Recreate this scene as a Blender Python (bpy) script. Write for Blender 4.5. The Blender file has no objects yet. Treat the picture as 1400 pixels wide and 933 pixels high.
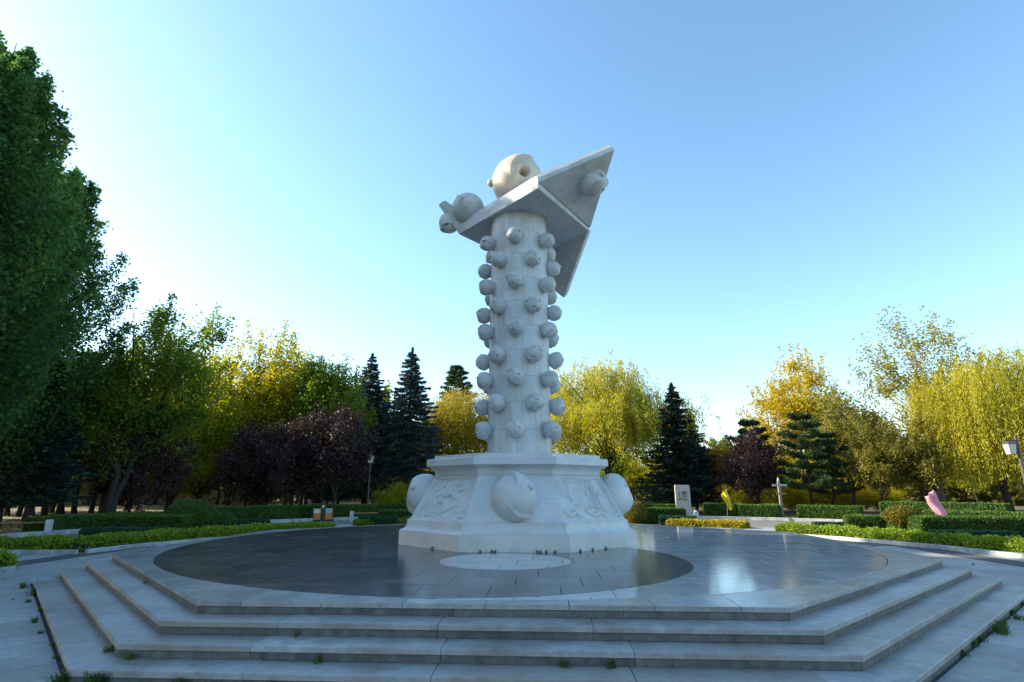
import bpy, bmesh, math, random
import numpy as np
from mathutils import Vector, Matrix, Euler

# ------------------------------------------------------------------ camera, sky, sun, exposure
sc = bpy.context.scene
col = sc.collection
cam = bpy.data.cameras.new('camera')
camo = bpy.data.objects.new('camera', cam)
col.objects.link(camo)
camo.location = (-0.014, -16.59, 1.991)
camo.rotation_euler = (math.pi/2 + 0.2598, 0.0, 0.0097)
cam.sensor_width = 36.0
cam.lens = 762.6/1400*36
cam.clip_end = 2000
sc.camera = camo

SUN_EL = math.radians(24)
SUN_AZ = math.radians(-75)           # measured from +Y (view direction), negative = to the left
sdir = Vector((math.sin(SUN_AZ)*math.cos(SUN_EL), math.cos(SUN_AZ)*math.cos(SUN_EL), math.sin(SUN_EL)))
world = bpy.data.worlds.new('World')
sc.world = world
world.use_nodes = True
wn = world.node_tree
wn.nodes.clear()
sky = wn.nodes.new('ShaderNodeTexSky')
sky.sky_type = 'NISHITA'
sky.sun_disc = False
sky.sun_elevation = SUN_EL
sky.sun_rotation = SUN_AZ
sky.air_density = 1.0
sky.dust_density = 0.55
sky.ozone_density = 1.8
bg = wn.nodes.new('ShaderNodeBackground')
bg.inputs['Strength'].default_value = 0.15
wo = wn.nodes.new('ShaderNodeOutputWorld')
hs = wn.nodes.new('ShaderNodeHueSaturation')
hs.inputs['Hue'].default_value = 0.490
hs.inputs['Saturation'].default_value = 1.08
wn.links.new(sky.outputs[0], hs.inputs['Color'])
wn.links.new(hs.outputs[0], bg.inputs[0])
wn.links.new(bg.outputs[0], wo.inputs[0])
sl = bpy.data.lights.new('sun', 'SUN')
sl.energy = 4.6
sl.angle = math.radians(0.5)
sl.color = (1.0, 0.86, 0.66)
so = bpy.data.objects.new('sun', sl)
col.objects.link(so)
so.rotation_euler = sdir.to_track_quat('Z', 'Y').to_euler()
sc.view_settings.view_transform = 'Standard'
sc.view_settings.look = 'None'
sc.view_settings.exposure = 1.32
sc.view_settings.gamma = 1.0

rnd = random.Random(7)
T8 = math.tan(math.pi/8)
PI = math.pi

# ------------------------------------------------------------------ materials
def mat(name, color, color2=None, scale=4.0, rough=0.6, bump=0.0, bscale=40.0, objvar=0.0,
        spec=0.5, detail=6.0, stain=None, stain_scale=1.5, stain_amt=0.5, speck=0.0, stretch=None, dstain=None, metal=0.0, tint=None, tint_amt=0.6, mottle=0.0, mscale=9.0):
    m = bpy.data.materials.new(name)
    m.use_nodes = True
    nt = m.node_tree
    N, Lk = nt.nodes, nt.links
    b = N['Principled BSDF']
    b.inputs['Roughness'].default_value = rough
    b.inputs['Specular IOR Level'].default_value = spec
    b.inputs['Metallic'].default_value = metal
    geo = N.new('ShaderNodeNewGeometry')
    vec = geo.outputs['Position']
    if stretch:
        mp = N.new('ShaderNodeMapping'); mp.inputs['Scale'].default_value = stretch
        Lk.new(vec, mp.inputs[0]); vecs = mp.outputs[0]
    else:
        vecs = vec
    def noise(sc_, det=detail, v=vecs, rg=0.6):
        n = N.new('ShaderNodeTexNoise'); n.inputs['Scale'].default_value = sc_
        n.inputs['Detail'].default_value = det; n.inputs['Roughness'].default_value = rg
        Lk.new(v, n.inputs['Vector']); return n.outputs['Fac']
    def mix(fac, a, c, bt='MIX'):
        x = N.new('ShaderNodeMix'); x.data_type = 'RGBA'; x.blend_type = bt
        for s, val in ((0, fac), (6, a), (7, c)):
            if hasattr(val, 'links'): Lk.new(val, x.inputs[s])
            else: x.inputs[s].default_value = val if s == 0 else (*val[:3], 1)
        return x.outputs[2]
    def ramp(f, lo, hi):
        r = N.new('ShaderNodeMapRange'); r.inputs[1].default_value = lo; r.inputs[2].default_value = hi
        r.clamp = True
        Lk.new(f, r.inputs[0]); return r.outputs[0]
    c2 = color2 if color2 else tuple(v*0.75 for v in color)
    out = mix(ramp(noise(scale), 0.32, 0.68), color, c2)
    if stain:
        out = mix(mul(nt, ramp(noise(stain_scale, 8, vecs), 0.46, 0.66), stain_amt), out, stain)
    if mottle:
        f1 = ramp(noise(mscale, 10, vec, 0.75), 0.36, 0.64)
        out = mix(f1, mix(1.0, out, (1-mottle,)*3, 'MULTIPLY'), mix(1.0, out, (1+mottle*0.5,)*3, 'MULTIPLY'))
    if speck:
        sp = ramp(noise(220, 2, vec), 0.35, 0.7)
        out = mix(sp, mix(1.0, out, (1-speck,)*3, 'MULTIPLY'), mix(1.0, out, (1+speck*0.6,)*3, 'MULTIPLY'))
    if tint:
        oi2 = N.new('ShaderNodeObjectInfo')
        hsh = N.new('ShaderNodeMath'); hsh.operation = 'MULTIPLY'; hsh.inputs[1].default_value = 7.31
        fr = N.new('ShaderNodeMath'); fr.operation = 'FRACT'
        pw = N.new('ShaderNodeMath'); pw.operation = 'POWER'; pw.inputs[1].default_value = 2.0
        Lk.new(oi2.outputs['Random'], hsh.inputs[0]); Lk.new(hsh.outputs[0], fr.inputs[0]); Lk.new(fr.outputs[0], pw.inputs[0])
        out = mix(mul(nt, pw.outputs[0], tint_amt), out, tint)
    if objvar:
        oi = N.new('ShaderNodeObjectInfo')
        r = N.new('ShaderNodeMapRange'); r.inputs[3].default_value = 1-objvar; r.inputs[4].default_value = 1+objvar
        Lk.new(oi.outputs['Random'], r.inputs[0])
        cmb = N.new('ShaderNodeCombineColor')
        for i in range(3): Lk.new(r.outputs[0], cmb.inputs[i])
        out = mix(1.0, out, cmb.outputs[0], 'MULTIPLY')
    Lk.new(out, b.inputs['Base Color'])
    if bump:
        bp = N.new('ShaderNodeBump'); bp.inputs['Strength'].default_value = bump
        bp.inputs['Distance'].default_value = 0.02
        Lk.new(noise(bscale, 6, vec), bp.inputs['Height'])
        Lk.new(bp.outputs[0], b.inputs['Normal'])
    return m

def mul(nt, sock, k):
    n = nt.nodes.new('ShaderNodeMath'); n.operation = 'MULTIPLY'
    nt.links.new(sock, n.inputs[0]); n.inputs[1].default_value = k
    return n.outputs[0]

def leafmat(name, c1, c2, c3=None, f3=0.2, trans=0.45, rough=0.55, treevar=0.12):
    """leaf: per-leaf random between two or three own colours, light passes through"""
    m = bpy.data.materials.new(name); m.use_nodes = True
    nt = m.node_tree; N, Lk = nt.nodes, nt.links
    b = N['Principled BSDF']; out = N['Material Output']
    geo = N.new('ShaderNodeNewGeometry')
    cr = N.new('ShaderNodeValToRGB')
    cr.color_ramp.elements[0].color = (*c1, 1)
    cr.color_ramp.elements[1].color = (*c2, 1)
    if c3:
        cr.color_ramp.elements[1].position = 1-f3
        e = cr.color_ramp.elements.new(1.0); e.color = (*c3, 1)
    # clumps differ a little as well as single leaves
    nz = N.new('ShaderNodeTexNoise'); nz.inputs['Scale'].default_value = 0.55; nz.inputs['Detail'].default_value = 3
    Lk.new(geo.outputs['Position'], nz.inputs['Vector'])
    mr = N.new('ShaderNodeMapRange'); mr.inputs[1].default_value = 0.3; mr.inputs[2].default_value = 0.7
    Lk.new(nz.outputs['Fac'], mr.inputs[0])
    av = N.new('ShaderNodeMath'); av.operation = 'MULTIPLY_ADD'
    Lk.new(mr.outputs[0], av.inputs[0]); av.inputs[1].default_value = 0.45
    hl = N.new('ShaderNodeMath'); hl.operation = 'MULTIPLY'; hl.inputs[1].default_value = 0.55
    Lk.new(geo.outputs['Random Per Island'], hl.inputs[0]); Lk.new(hl.outputs[0], av.inputs[2])
    Lk.new(av.outputs[0], cr.inputs[0])
    oi = N.new('ShaderNodeObjectInfo')
    hs = N.new('ShaderNodeHueSaturation')
    v = N.new('ShaderNodeMapRange'); v.inputs[3].default_value = 1-treevar; v.inputs[4].default_value = 1+treevar
    Lk.new(oi.outputs['Random'], v.inputs[0]); Lk.new(v.outputs[0], hs.inputs['Value'])
    Lk.new(cr.outputs[0], hs.inputs['Color'])
    Lk.new(hs.outputs[0], b.inputs['Base Color'])
    b.inputs['Roughness'].default_value = rough
    b.inputs['Specular IOR Level'].default_value = 0.3
    tr = N.new('ShaderNodeBsdfTranslucent')
    br = N.new('ShaderNodeHueSaturation'); br.inputs['Value'].default_value = 1.5; br.inputs['Saturation'].default_value = 1.1
    Lk.new(hs.outputs[0], br.inputs['Color']); Lk.new(br.outputs[0], tr.inputs['Color'])
    mx = N.new('ShaderNodeMixShader'); mx.inputs[0].default_value = trans
    Lk.new(b.outputs[0], mx.inputs[1]); Lk.new(tr.outputs[0], mx.inputs[2])
    Lk.new(mx.outputs[0], out.inputs['Surface'])
    return m

M = {}
M['marble'] = mat('white_marble', (0.64, 0.655, 0.66), (0.54, 0.56, 0.57), 1.6, 0.42, 0.06, 60, 0.05,
                  stain=(0.42, 0.41, 0.38), stain_scale=2.2, stain_amt=0.35)
M['column'] = mat('column_marble', (0.64, 0.645, 0.635), (0.52, 0.535, 0.535), 1.8, 0.45, 0.06, 60, 0.07,
                  stain=(0.46, 0.40, 0.32), stain_scale=1.6, stain_amt=0.5, stretch=(3.0, 3.0, 0.5))
M['ball'] = mat('ball_marble', (0.58, 0.585, 0.575), (0.47, 0.48, 0.48), 5, 0.5, 0.08, 60, 0.07,
                stain=(0.36, 0.33, 0.29), stain_scale=4, stain_amt=0.4)
M['cream'] = mat('cream_stone', (0.62, 0.56, 0.45), (0.54, 0.48, 0.38), 3, 0.55, 0.12, 40,
                 stain=(0.45, 0.37, 0.25), stain_scale=3, stain_amt=0.4)
M['hole'] = mat('hole_stone', (0.22, 0.19, 0.15), None, 6, 0.9)
M['plate'] = mat('plate_marble', (0.58, 0.585, 0.57), (0.47, 0.485, 0.485), 1.2, 0.5, 0.08, 50, 0.04,
                 stain=(0.34, 0.32, 0.28), stain_scale=3.0, stain_amt=0.45)
M['joint'] = mat('dark_joint', (0.10, 0.10, 0.10), (0.05, 0.05, 0.05), 8, 0.9)
M['tread'] = mat('granite_tread', (0.44, 0.45, 0.455), (0.34, 0.355, 0.365), 1.7, 0.42, 0.10, 90, 0.12,
                 stain=(0.24, 0.205, 0.165), stain_scale=1.1, stain_amt=0.8, speck=0.18, tint=(0.31, 0.26, 0.21), tint_amt=0.5, mottle=0.26, mscale=7)
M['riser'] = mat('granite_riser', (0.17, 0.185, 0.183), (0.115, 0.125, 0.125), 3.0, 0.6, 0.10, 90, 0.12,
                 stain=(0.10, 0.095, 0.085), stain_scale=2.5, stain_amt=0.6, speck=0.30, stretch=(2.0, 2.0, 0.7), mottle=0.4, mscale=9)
M['slab_light'] = mat('polished_pale_granite', (0.60, 0.61, 0.61), (0.48, 0.49, 0.495), 1.2, 0.09, 0.010, 30, 0.09,
                      spec=0.3, stain=(0.52, 0.50, 0.46), stain_scale=0.7, stain_amt=0.5, speck=0.12, stretch=(0.6, 2.4, 1), mottle=0.2, mscale=4)
M['slab_dark'] = mat('polished_dark_granite', (0.125, 0.135, 0.135), (0.075, 0.083, 0.085), 2.2, 0.16, 0.03, 26, 0.24,
                     spec=0.35, stain=(0.22, 0.21, 0.19), stain_scale=1.3, stain_amt=0.5, speck=0.2, stretch=(0.7, 2.2, 1), mottle=0.35, mscale=6)
M['slab_edge'] = mat('edge_granite', (0.42, 0.425, 0.42), (0.33, 0.34, 0.34), 1.5, 0.22, 0.02, 40, 0.10,
                     stain=(0.22, 0.20, 0.17), stain_scale=0.9, stain_amt=0.4, speck=0.14, mottle=0.25, mscale=5)
M['paver'] = mat('plaza_paver', (0.42, 0.43, 0.43), (0.34, 0.345, 0.345), 1.4, 0.6, 0.12, 70, 0.08,
                 stain=(0.25, 0.235, 0.21), stain_scale=0.8, stain_amt=0.5, speck=0.15, tint=(0.28, 0.26, 0.23), tint_amt=0.6, mottle=0.22, mscale=6)
M['plaza'] = mat('plaza_paving', (0.41, 0.42, 0.42), (0.33, 0.335, 0.335), 0.8, 0.6, 0.12, 50,
                 stain=(0.26, 0.24, 0.21), stain_scale=0.35, stain_amt=0.6, speck=0.12, stretch=(1, 3, 1))
M['asphalt'] = mat('road_asphalt', (0.22, 0.21, 0.20), (0.17, 0.165, 0.16), 1.0, 0.8, 0.15, 80, speck=0.25)
M['litter'] = mat('leaf_litter_earth', (0.20, 0.125, 0.06), (0.12, 0.085, 0.045), 2.5, 0.9, 0.5, 12,
                  stain=(0.10, 0.13, 0.03), stain_scale=0.25, stain_amt=0.9)
M['kerb'] = mat('kerb_stone', (0.50, 0.51, 0.51), (0.38, 0.39, 0.39), 3, 0.6, 0.12, 60, 0.10,
                stain=(0.2, 0.2, 0.18), stain_scale=3, stain_amt=0.5)
M['bark'] = mat('bark', (0.045, 0.036, 0.029), (0.022, 0.018, 0.015), 6, 0.9, 0.7, 18, 0.2, stretch=(3, 3, 0.6))
M['barkpale'] = mat('pale_bark', (0.22, 0.19, 0.16), (0.11, 0.095, 0.08), 6, 0.9, 0.6, 18, 0.15, stretch=(3, 3, 0.6))
M['hedgecore'] = mat('hedge_inner_twigs', (0.020, 0.030, 0.012), (0.012, 0.018, 0.008), 12, 0.9, 0.6, 40)
M['wood'] = mat('bench_wood', (0.36, 0.21, 0.10), (0.25, 0.14, 0.065), 3, 0.6, 0.2, 60, stretch=(1, 8, 8))
M['benchstone'] = mat('bench_stone', (0.60, 0.62, 0.62), (0.48, 0.50, 0.50), 3, 0.6, 0.1, 60)
M['orange'] = mat('bin_orange', (0.62, 0.22, 0.03), (0.52, 0.17, 0.02), 5, 0.45)
M['binwhite'] = mat('bin_cream_panel', (0.72, 0.66, 0.60), None, 5, 0.5)
M['binblue'] = mat('bin_blue_panel', (0.28, 0.52, 0.66), None, 5, 0.5)
M['black'] = mat('black_metal', (0.018, 0.019, 0.020), (0.03, 0.03, 0.03), 8, 0.45)
M['lampglass'] = mat('lamp_glass', (0.72, 0.70, 0.62), (0.62, 0.60, 0.52), 5, 0.35)
M['pole'] = mat('lamp_post_paint', (0.09, 0.075, 0.065), (0.06, 0.05, 0.045), 5, 0.5)
M['stele'] = mat('stele_stone', (0.50, 0.46, 0.40), (0.40, 0.36, 0.31), 2.5, 0.7, 0.2, 40)
M['ink'] = mat('carved_ink', (0.03, 0.03, 0.03), None, 5, 0.7)
M['yflag'] = mat('yellow_cloth', (0.75, 0.60, 0.02), (0.66, 0.52, 0.02), 6, 0.8)
M['pflag'] = mat('pink_cloth', (0.78, 0.36, 0.46), (0.70, 0.30, 0.40), 6, 0.8)
M['greywood'] = mat('weathered_wood', (0.33, 0.29, 0.25), (0.21, 0.18, 0.16), 4, 0.8, 0.3, 50, stretch=(6, 6, 0.8))
M['signboard'] = mat('sign_board_grey', (0.40, 0.42, 0.42), (0.32, 0.33, 0.33), 4, 0.6)
M['signbrown'] = mat('sign_board_brown', (0.34, 0.17, 0.08), None, 4, 0.7)
M['terracotta'] = mat('red_slats', (0.45, 0.09, 0.03), (0.36, 0.07, 0.02), 6, 0.6)
M['render'] = mat('pale_render', (0.55, 0.50, 0.45), (0.46, 0.42, 0.38), 1, 0.8)
M['rooftile'] = mat('grey_roof', (0.18, 0.16, 0.15), None, 2, 0.8)
M['winglass'] = mat('window_glass', (0.04, 0.05, 0.06), None, 2, 0.15)

L_ = {}
L_['poplar'] = leafmat('poplar_leaf', (0.040, 0.115, 0.045), (0.10, 0.20, 0.045), (0.34, 0.34, 0.04), 0.16, trans=0.55)
L_['maple'] = leafmat('maple_leaf', (0.055, 0.13, 0.025), (0.19, 0.25, 0.03), (0.48, 0.40, 0.03), 0.3, trans=0.55)
L_['yellowgreen'] = leafmat('yellow_green_leaf', (0.11, 0.15, 0.018), (0.38, 0.34, 0.022), (0.60, 0.44, 0.02), 0.35, trans=0.55)
L_['gold'] = leafmat('golden_leaf', (0.22, 0.20, 0.02), (0.52, 0.40, 0.025), (0.62, 0.36, 0.03), 0.25)
L_['orange'] = leafmat('orange_leaf', (0.30, 0.17, 0.03), (0.48, 0.26, 0.04), (0.40, 0.16, 0.05), 0.3)
L_['plum'] = leafmat('plum_leaf', (0.032, 0.020, 0.022), (0.080, 0.045, 0.042), (0.15, 0.09, 0.07), 0.15, trans=0.2)
L_['blue'] = leafmat('blue_spruce_needle', (0.035, 0.065, 0.065), (0.085, 0.13, 0.13), trans=0.08)
L_['dspruce'] = leafmat('dark_spruce_needle', (0.018, 0.042, 0.034), (0.042, 0.078, 0.060), trans=0.06)
L_['pine'] = leafmat('pine_needle', (0.028, 0.060, 0.020), (0.065, 0.11, 0.03), trans=0.12)
L_['willow'] = leafmat('willow_leaf', (0.19, 0.21, 0.022), (0.44, 0.39, 0.03), (0.58, 0.46, 0.035), 0.25)
L_['gwillow'] = leafmat('olive_gold_leaf', (0.15, 0.15, 0.016), (0.36, 0.28, 0.02), (0.48, 0.32, 0.025), 0.25)
L_['ash'] = leafmat('ash_leaf', (0.12, 0.16, 0.025), (0.32, 0.28, 0.04), (0.48, 0.30, 0.06), 0.25)
L_['olive'] = leafmat('olive_leaf', (0.10, 0.12, 0.03), (0.25, 0.22, 0.04), (0.40, 0.28, 0.05), 0.2)
L_['box'] = leafmat('box_hedge_leaf', (0.05, 0.115, 0.022), (0.105, 0.19, 0.03), trans=0.3)
L_['yew'] = leafmat('dark_hedge_needle', (0.014, 0.060, 0.028), (0.030, 0.105, 0.042), trans=0.12)
L_['privet'] = leafmat('yellow_green_privet_leaf', (0.13, 0.22, 0.018), (0.26, 0.34, 0.025), (0.40, 0.40, 0.035), 0.2, trans=0.3)
L_['ypriv'] = leafmat('yellow_privet_leaf', (0.30, 0.28, 0.02), (0.48, 0.38, 0.02), trans=0.3)
L_['litleaf'] = leafmat('fallen_leaf', (0.22, 0.12, 0.03), (0.34, 0.22, 0.05), (0.14, 0.08, 0.03), 0.3, trans=0.1)
L_['grass'] = leafmat('grass_blade', (0.04, 0.10, 0.02), (0.08, 0.14, 0.03), (0.22, 0.17, 0.06), 0.25, trans=0.3)
L_['topiary'] = leafmat('bronze_topiary_leaf', (0.08, 0.10, 0.02), (0.24, 0.20, 0.025), (0.38, 0.25, 0.035), 0.3, trans=0.3)

# ------------------------------------------------------------------ object helpers
def prop(o, label=None, cat=None, group=None, kind=None):
    if label: o['label'] = label
    if cat: o['category'] = cat
    if group: o['group'] = group
    if kind: o['kind'] = kind
    return o

def link(name, me, parent=None, loc=None, rot=None, scale=None):
    o = bpy.data.objects.new(name, me)
    col.objects.link(o)
    if parent: o.parent = parent
    if loc is not None: o.location = loc
    if rot is not None: o.rotation_euler = rot
    if scale is not None: o.scale = scale
    return o

def empty(name, loc=(0, 0, 0), rz=0.0):
    o = bpy.data.objects.new(name, None)
    col.objects.link(o)
    o.location = loc; o.rotation_euler = (0, 0, rz)
    o.empty_display_size = 0.2
    return o

def pymesh(name, v, f, m, smooth=False, mats=None, mi=None):
    me = bpy.data.meshes.new(name)
    me.from_pydata([tuple(p) for p in v], [], f)
    for mm in (mats or [m]): me.materials.append(mm)
    if mi is not None: me.polygons.foreach_set('material_index', mi)
    if smooth: me.polygons.foreach_set('use_smooth', [True]*len(me.polygons))
    me.update()
    return me

def npmesh(name, v, quads, mats, mi=None, smooth=None):
    """big all-quad meshes"""
    v = np.asarray(v, np.float32); q = np.asarray(quads, np.int32)
    me = bpy.data.meshes.new(name)
    me.vertices.add(len(v)); me.vertices.foreach_set('co', v.ravel())
    me.loops.add(q.size); me.loops.foreach_set('vertex_index', q.ravel())
    me.polygons.add(len(q)); me.polygons.foreach_set('loop_start', np.arange(0, q.size, 4, dtype=np.int32))
    for mm in mats: me.materials.append(mm)
    if mi is not None: me.polygons.foreach_set('material_index', np.asarray(mi, np.int32))
    if smooth is not None: me.polygons.foreach_set('use_smooth', np.asarray(smooth, bool))
    me.update(calc_edges=True)
    return me

def bmmesh(name, bm, m, smooth=False):
    bmesh.ops.recalc_face_normals(bm, faces=bm.faces)
    me = bpy.data.meshes.new(name)
    bm.to_mesh(me); bm.free()
    for mm in (m if isinstance(m, list) else [m]): me.materials.append(mm)
    if smooth: me.polygons.foreach_set('use_smooth', [True]*len(me.polygons))
    return me

def prism(name, poly, z0, z1, m, ch=0.006):
    """plan polygon (ccw) extruded z0..z1 with a small chamfer round its top"""
    n = len(poly)
    cx = sum(p[0] for p in poly)/n; cy = sum(p[1] for p in poly)/n
    v = [(x, y, z0) for x, y in poly] + [(x, y, z1-ch) for x, y in poly]
    top = []
    for i in range(n):
        x0, y0 = poly[i-1]; x1, y1 = poly[i]; x2, y2 = poly[(i+1) % n]
        a = math.hypot(x1-x0, y1-y0) or 1e-6; b = math.hypot(x2-x1, y2-y1) or 1e-6
        nx = -(y1-y0)/a-(y2-y1)/b; ny = (x1-x0)/a+(x2-x1)/b
        l = math.hypot(nx, ny) or 1
        top.append((x1+nx/l*ch, y1+ny/l*ch, z1))
    v += top
    f = [list(range(n-1, -1, -1)), list(range(2*n, 3*n))]
    for i in range(n):
        j = (i+1) % n
        f.append([i, j, n+j, n+i]); f.append([n+i, n+j, 2*n+j, 2*n+i])
    return pymesh(name, v, f, m)

def box_bm(bm, cx, cy, cz, sx, sy, sz, rz=0.0, tilt=None, bev=0.0):
    mtx = Matrix.Translation((cx, cy, cz)) @ Matrix.Rotation(rz, 4, 'Z')
    if tilt: mtx = mtx @ tilt
    r = bmesh.ops.create_cube(bm, size=1.0, matrix=mtx @ Matrix.Diagonal((sx, sy, sz, 1)))
    if bev:
        es = list({e for v in r['verts'] for e in v.link_edges})
        bmesh.ops.bevel(bm, geom=es, offset=bev, segments=2, profile=0.6, affect='EDGES')
    return r

def boxmesh(name, m, *boxes, bev=0.008):
    bm = bmesh.new()
    for b in boxes: box_bm(bm, *b, bev=bev)
    return bmmesh(name, bm, m)

def tube_np(path, rad, n=7):
    path = np.asarray(path, float); k = len(path)
    tan = np.gradient(path, axis=0); tan /= np.linalg.norm(tan, axis=1)[:, None]+1e-9
    ref = np.array([0.31, 0.95, 0.05])
    u = np.cross(tan, ref); u /= np.linalg.norm(u, axis=1)[:, None]+1e-9
    w = np.cross(tan, u)
    a = np.linspace(0, 2*PI, n, endpoint=False)
    rad = np.asarray(rad, float)
    v = path[:, None, :] + rad[:, None, None]*(np.cos(a)[None, :, None]*u[:, None, :]+np.sin(a)[None, :, None]*w[:, None, :])
    v = v.reshape(-1, 3)
    i = np.arange(k-1)[:, None]*n; j = np.arange(n)[None, :]
    q = np.stack([i+j, i+(j+1) % n, i+n+(j+1) % n, i+n+j], -1).reshape(-1, 4)
    return v, q

class Acc:
    def __init__(s): s.v = []; s.q = []; s.n = 0
    def add(s, v, q): s.v.append(v); s.q.append(np.asarray(q)+s.n); s.n += len(v)
    def tube(s, path, rad, n=6): s.add(*tube_np(path, rad, n))
    def mesh(s, name, m): return npmesh(name, np.concatenate(s.v), np.concatenate(s.q), [m], smooth=np.ones(sum(len(x) for x in s.q), bool))

def leaves(rng, cen, ln, wd, up=0.0, axis=None, fold=0.0):
    """one folded diamond per centre; random facing, or its long axis along `axis`"""
    n = len(cen)
    if axis is None:
        u = rng.normal(size=(n, 3)); u[:, 2] *= 0.7
    else:
        u = axis + rng.normal(size=(n, 3))*0.25
    u /= np.linalg.norm(u, axis=1)[:, None]+1e-9
    nn = rng.normal(size=(n, 3)); nn[:, 2] += up
    w = np.cross(nn, u); w /= np.linalg.norm(w, axis=1)[:, None]+1e-9
    nrm = np.cross(u, w)
    s = (0.7+0.6*rng.random(n))[:, None]
    l = u*(ln*0.5)*s; ww = w*(wd*0.5)*s
    off = nrm*(wd*0.18)*s
    v = np.stack([cen-l, cen+ww-l*0.1+off, cen+l, cen-ww-l*0.1+off], 1).reshape(-1, 3)
    q = np.arange(4*n).reshape(-1, 4)
    return v, q

def bumpy(rng, k=7, amp=0.25):
    d = rng.normal(size=(k, 3)); ph = rng.random(k)*2*PI; fr = 1.5+2.5*rng.random(k)
    def f(n): return 1+amp*np.sin((n@d.T)*fr+ph).mean(1)*1.9
    return f

# ------------------------------------------------------------------ ground, road, plaza
GZ = 0.0
def sheet(name, pts, z, m):
    me = pymesh(name, [(x, y, z) for x, y in pts], [list(range(len(pts)))], m)
    return prop(link(name, me), kind='structure')

def polar(r, a): return (r*math.sin(a), r*math.cos(a))      # a from +Y, clockwise
def ring(name, rin, rout, a0, a1, z, m, n=96):
    v = []; f = []
    for i in range(n+1):
        a = a0+(a1-a0)*i/n
        v += [(*polar(rin(a) if callable(rin) else rin, a), z), (*polar(rout(a) if callable(rout) else rout, a), z)]
    for i in range(n): f.append([2*i, 2*i+2, 2*i+3, 2*i+1])
    return pymesh(name, v, f, m)
def kerb_r(a):
    d = math.degrees(a)
    return 26.0+0.045*max(-80, min(80, d))

sheet('ground', [(-700, -300), (700, -300), (700, 900), (-700, 900)], -0.03, M['litter'])
n = 128
prop(link('ring_road', ring('ring_road', 0.2, kerb_r, -PI, PI, -0.008, M['asphalt'], n)), kind='structure')
prop(link('plaza_pavement', ring('plaza_pavement', 0.2, 20.3, -PI, PI, 0.0, M['plaza'], n)), kind='structure')
# paths leaving the ring road between the groves
sheet('park_path', [(-30, -3.2), (-70, -6), (-70, 0.5), (-24, 2.2)], -0.015, M['asphalt'])

# paved strips of long stones along the foot of the steps
STEP_A = [9.0+0.426*k for k in range(4)]
ROT = -0.0474
def side_pt(side, s, d, rot=ROT):
    """side 0 = front (-Y), 1 = front right ...; s along the side, d outwards"""
    a = side*PI/4+rot
    nx, ny = math.sin(a), -math.cos(a)
    tx, ty = math.cos(a), math.sin(a)
    return (nx*d+tx*s, ny*d+ty*s)
pav = empty('plaza_paving_stones'); prop(pav, kind='structure')
sheet('mortar_bed', [side_pt(k, -14.3*T8, 14.3) for k in range(8)], 0.004, M['joint'])
pk = random.Random(3)
for side in (0, 1, 7, 2, 6):
    for row, (d0, d1) in enumerate(((10.29, 11.55), (11.56, 12.82), (12.83, 14.09))):
        if side in (2, 6) and row > 1: d1 = 13.2
        w = 0.62 if side in (0, 1, 7) else 0.9
        half0, half1 = d0*T8, d1*T8
        s = -half1
        k = 0
        while s < half1-0.05:
            e = min(s+w*(0.97+0.06*pk.random()), half1)
            if e > half1-0.25: e = half1
            a0, a1 = max(s, -half0), min(e, half0)
            g = 0.011
            lo = lambda x: max(-half0, min(half0, x))
            pts = [side_pt(side, lo(s+g), d0+g), side_pt(side, lo(e-g), d0+g), side_pt(side, e-g, d1-g), side_pt(side, s+g, d1-g)]
            pts = pts[::-1]
            q = []
            for p in pts:
                if not q or math.hypot(p[0]-q[-1][0], p[1]-q[-1][1]) > 0.02: q.append(p)
            if math.hypot(q[0][0]-q[-1][0], q[0][1]-q[-1][1]) < 0.02: q.pop()
            ar = sum(q[i-1][0]*q[i][1]-q[i][0]*q[i-1][1] for i in range(len(q)))
            if ar < 0: q = q[::-1]
            if len(q) >= 3 and abs(ar) > 0.05:
                link('paving_stone', prism('paving_stone', q, 0.006, 0.022+pk.random()*0.003, M['paver'], 0.004), pav)
            s = e; k += 1

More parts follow.
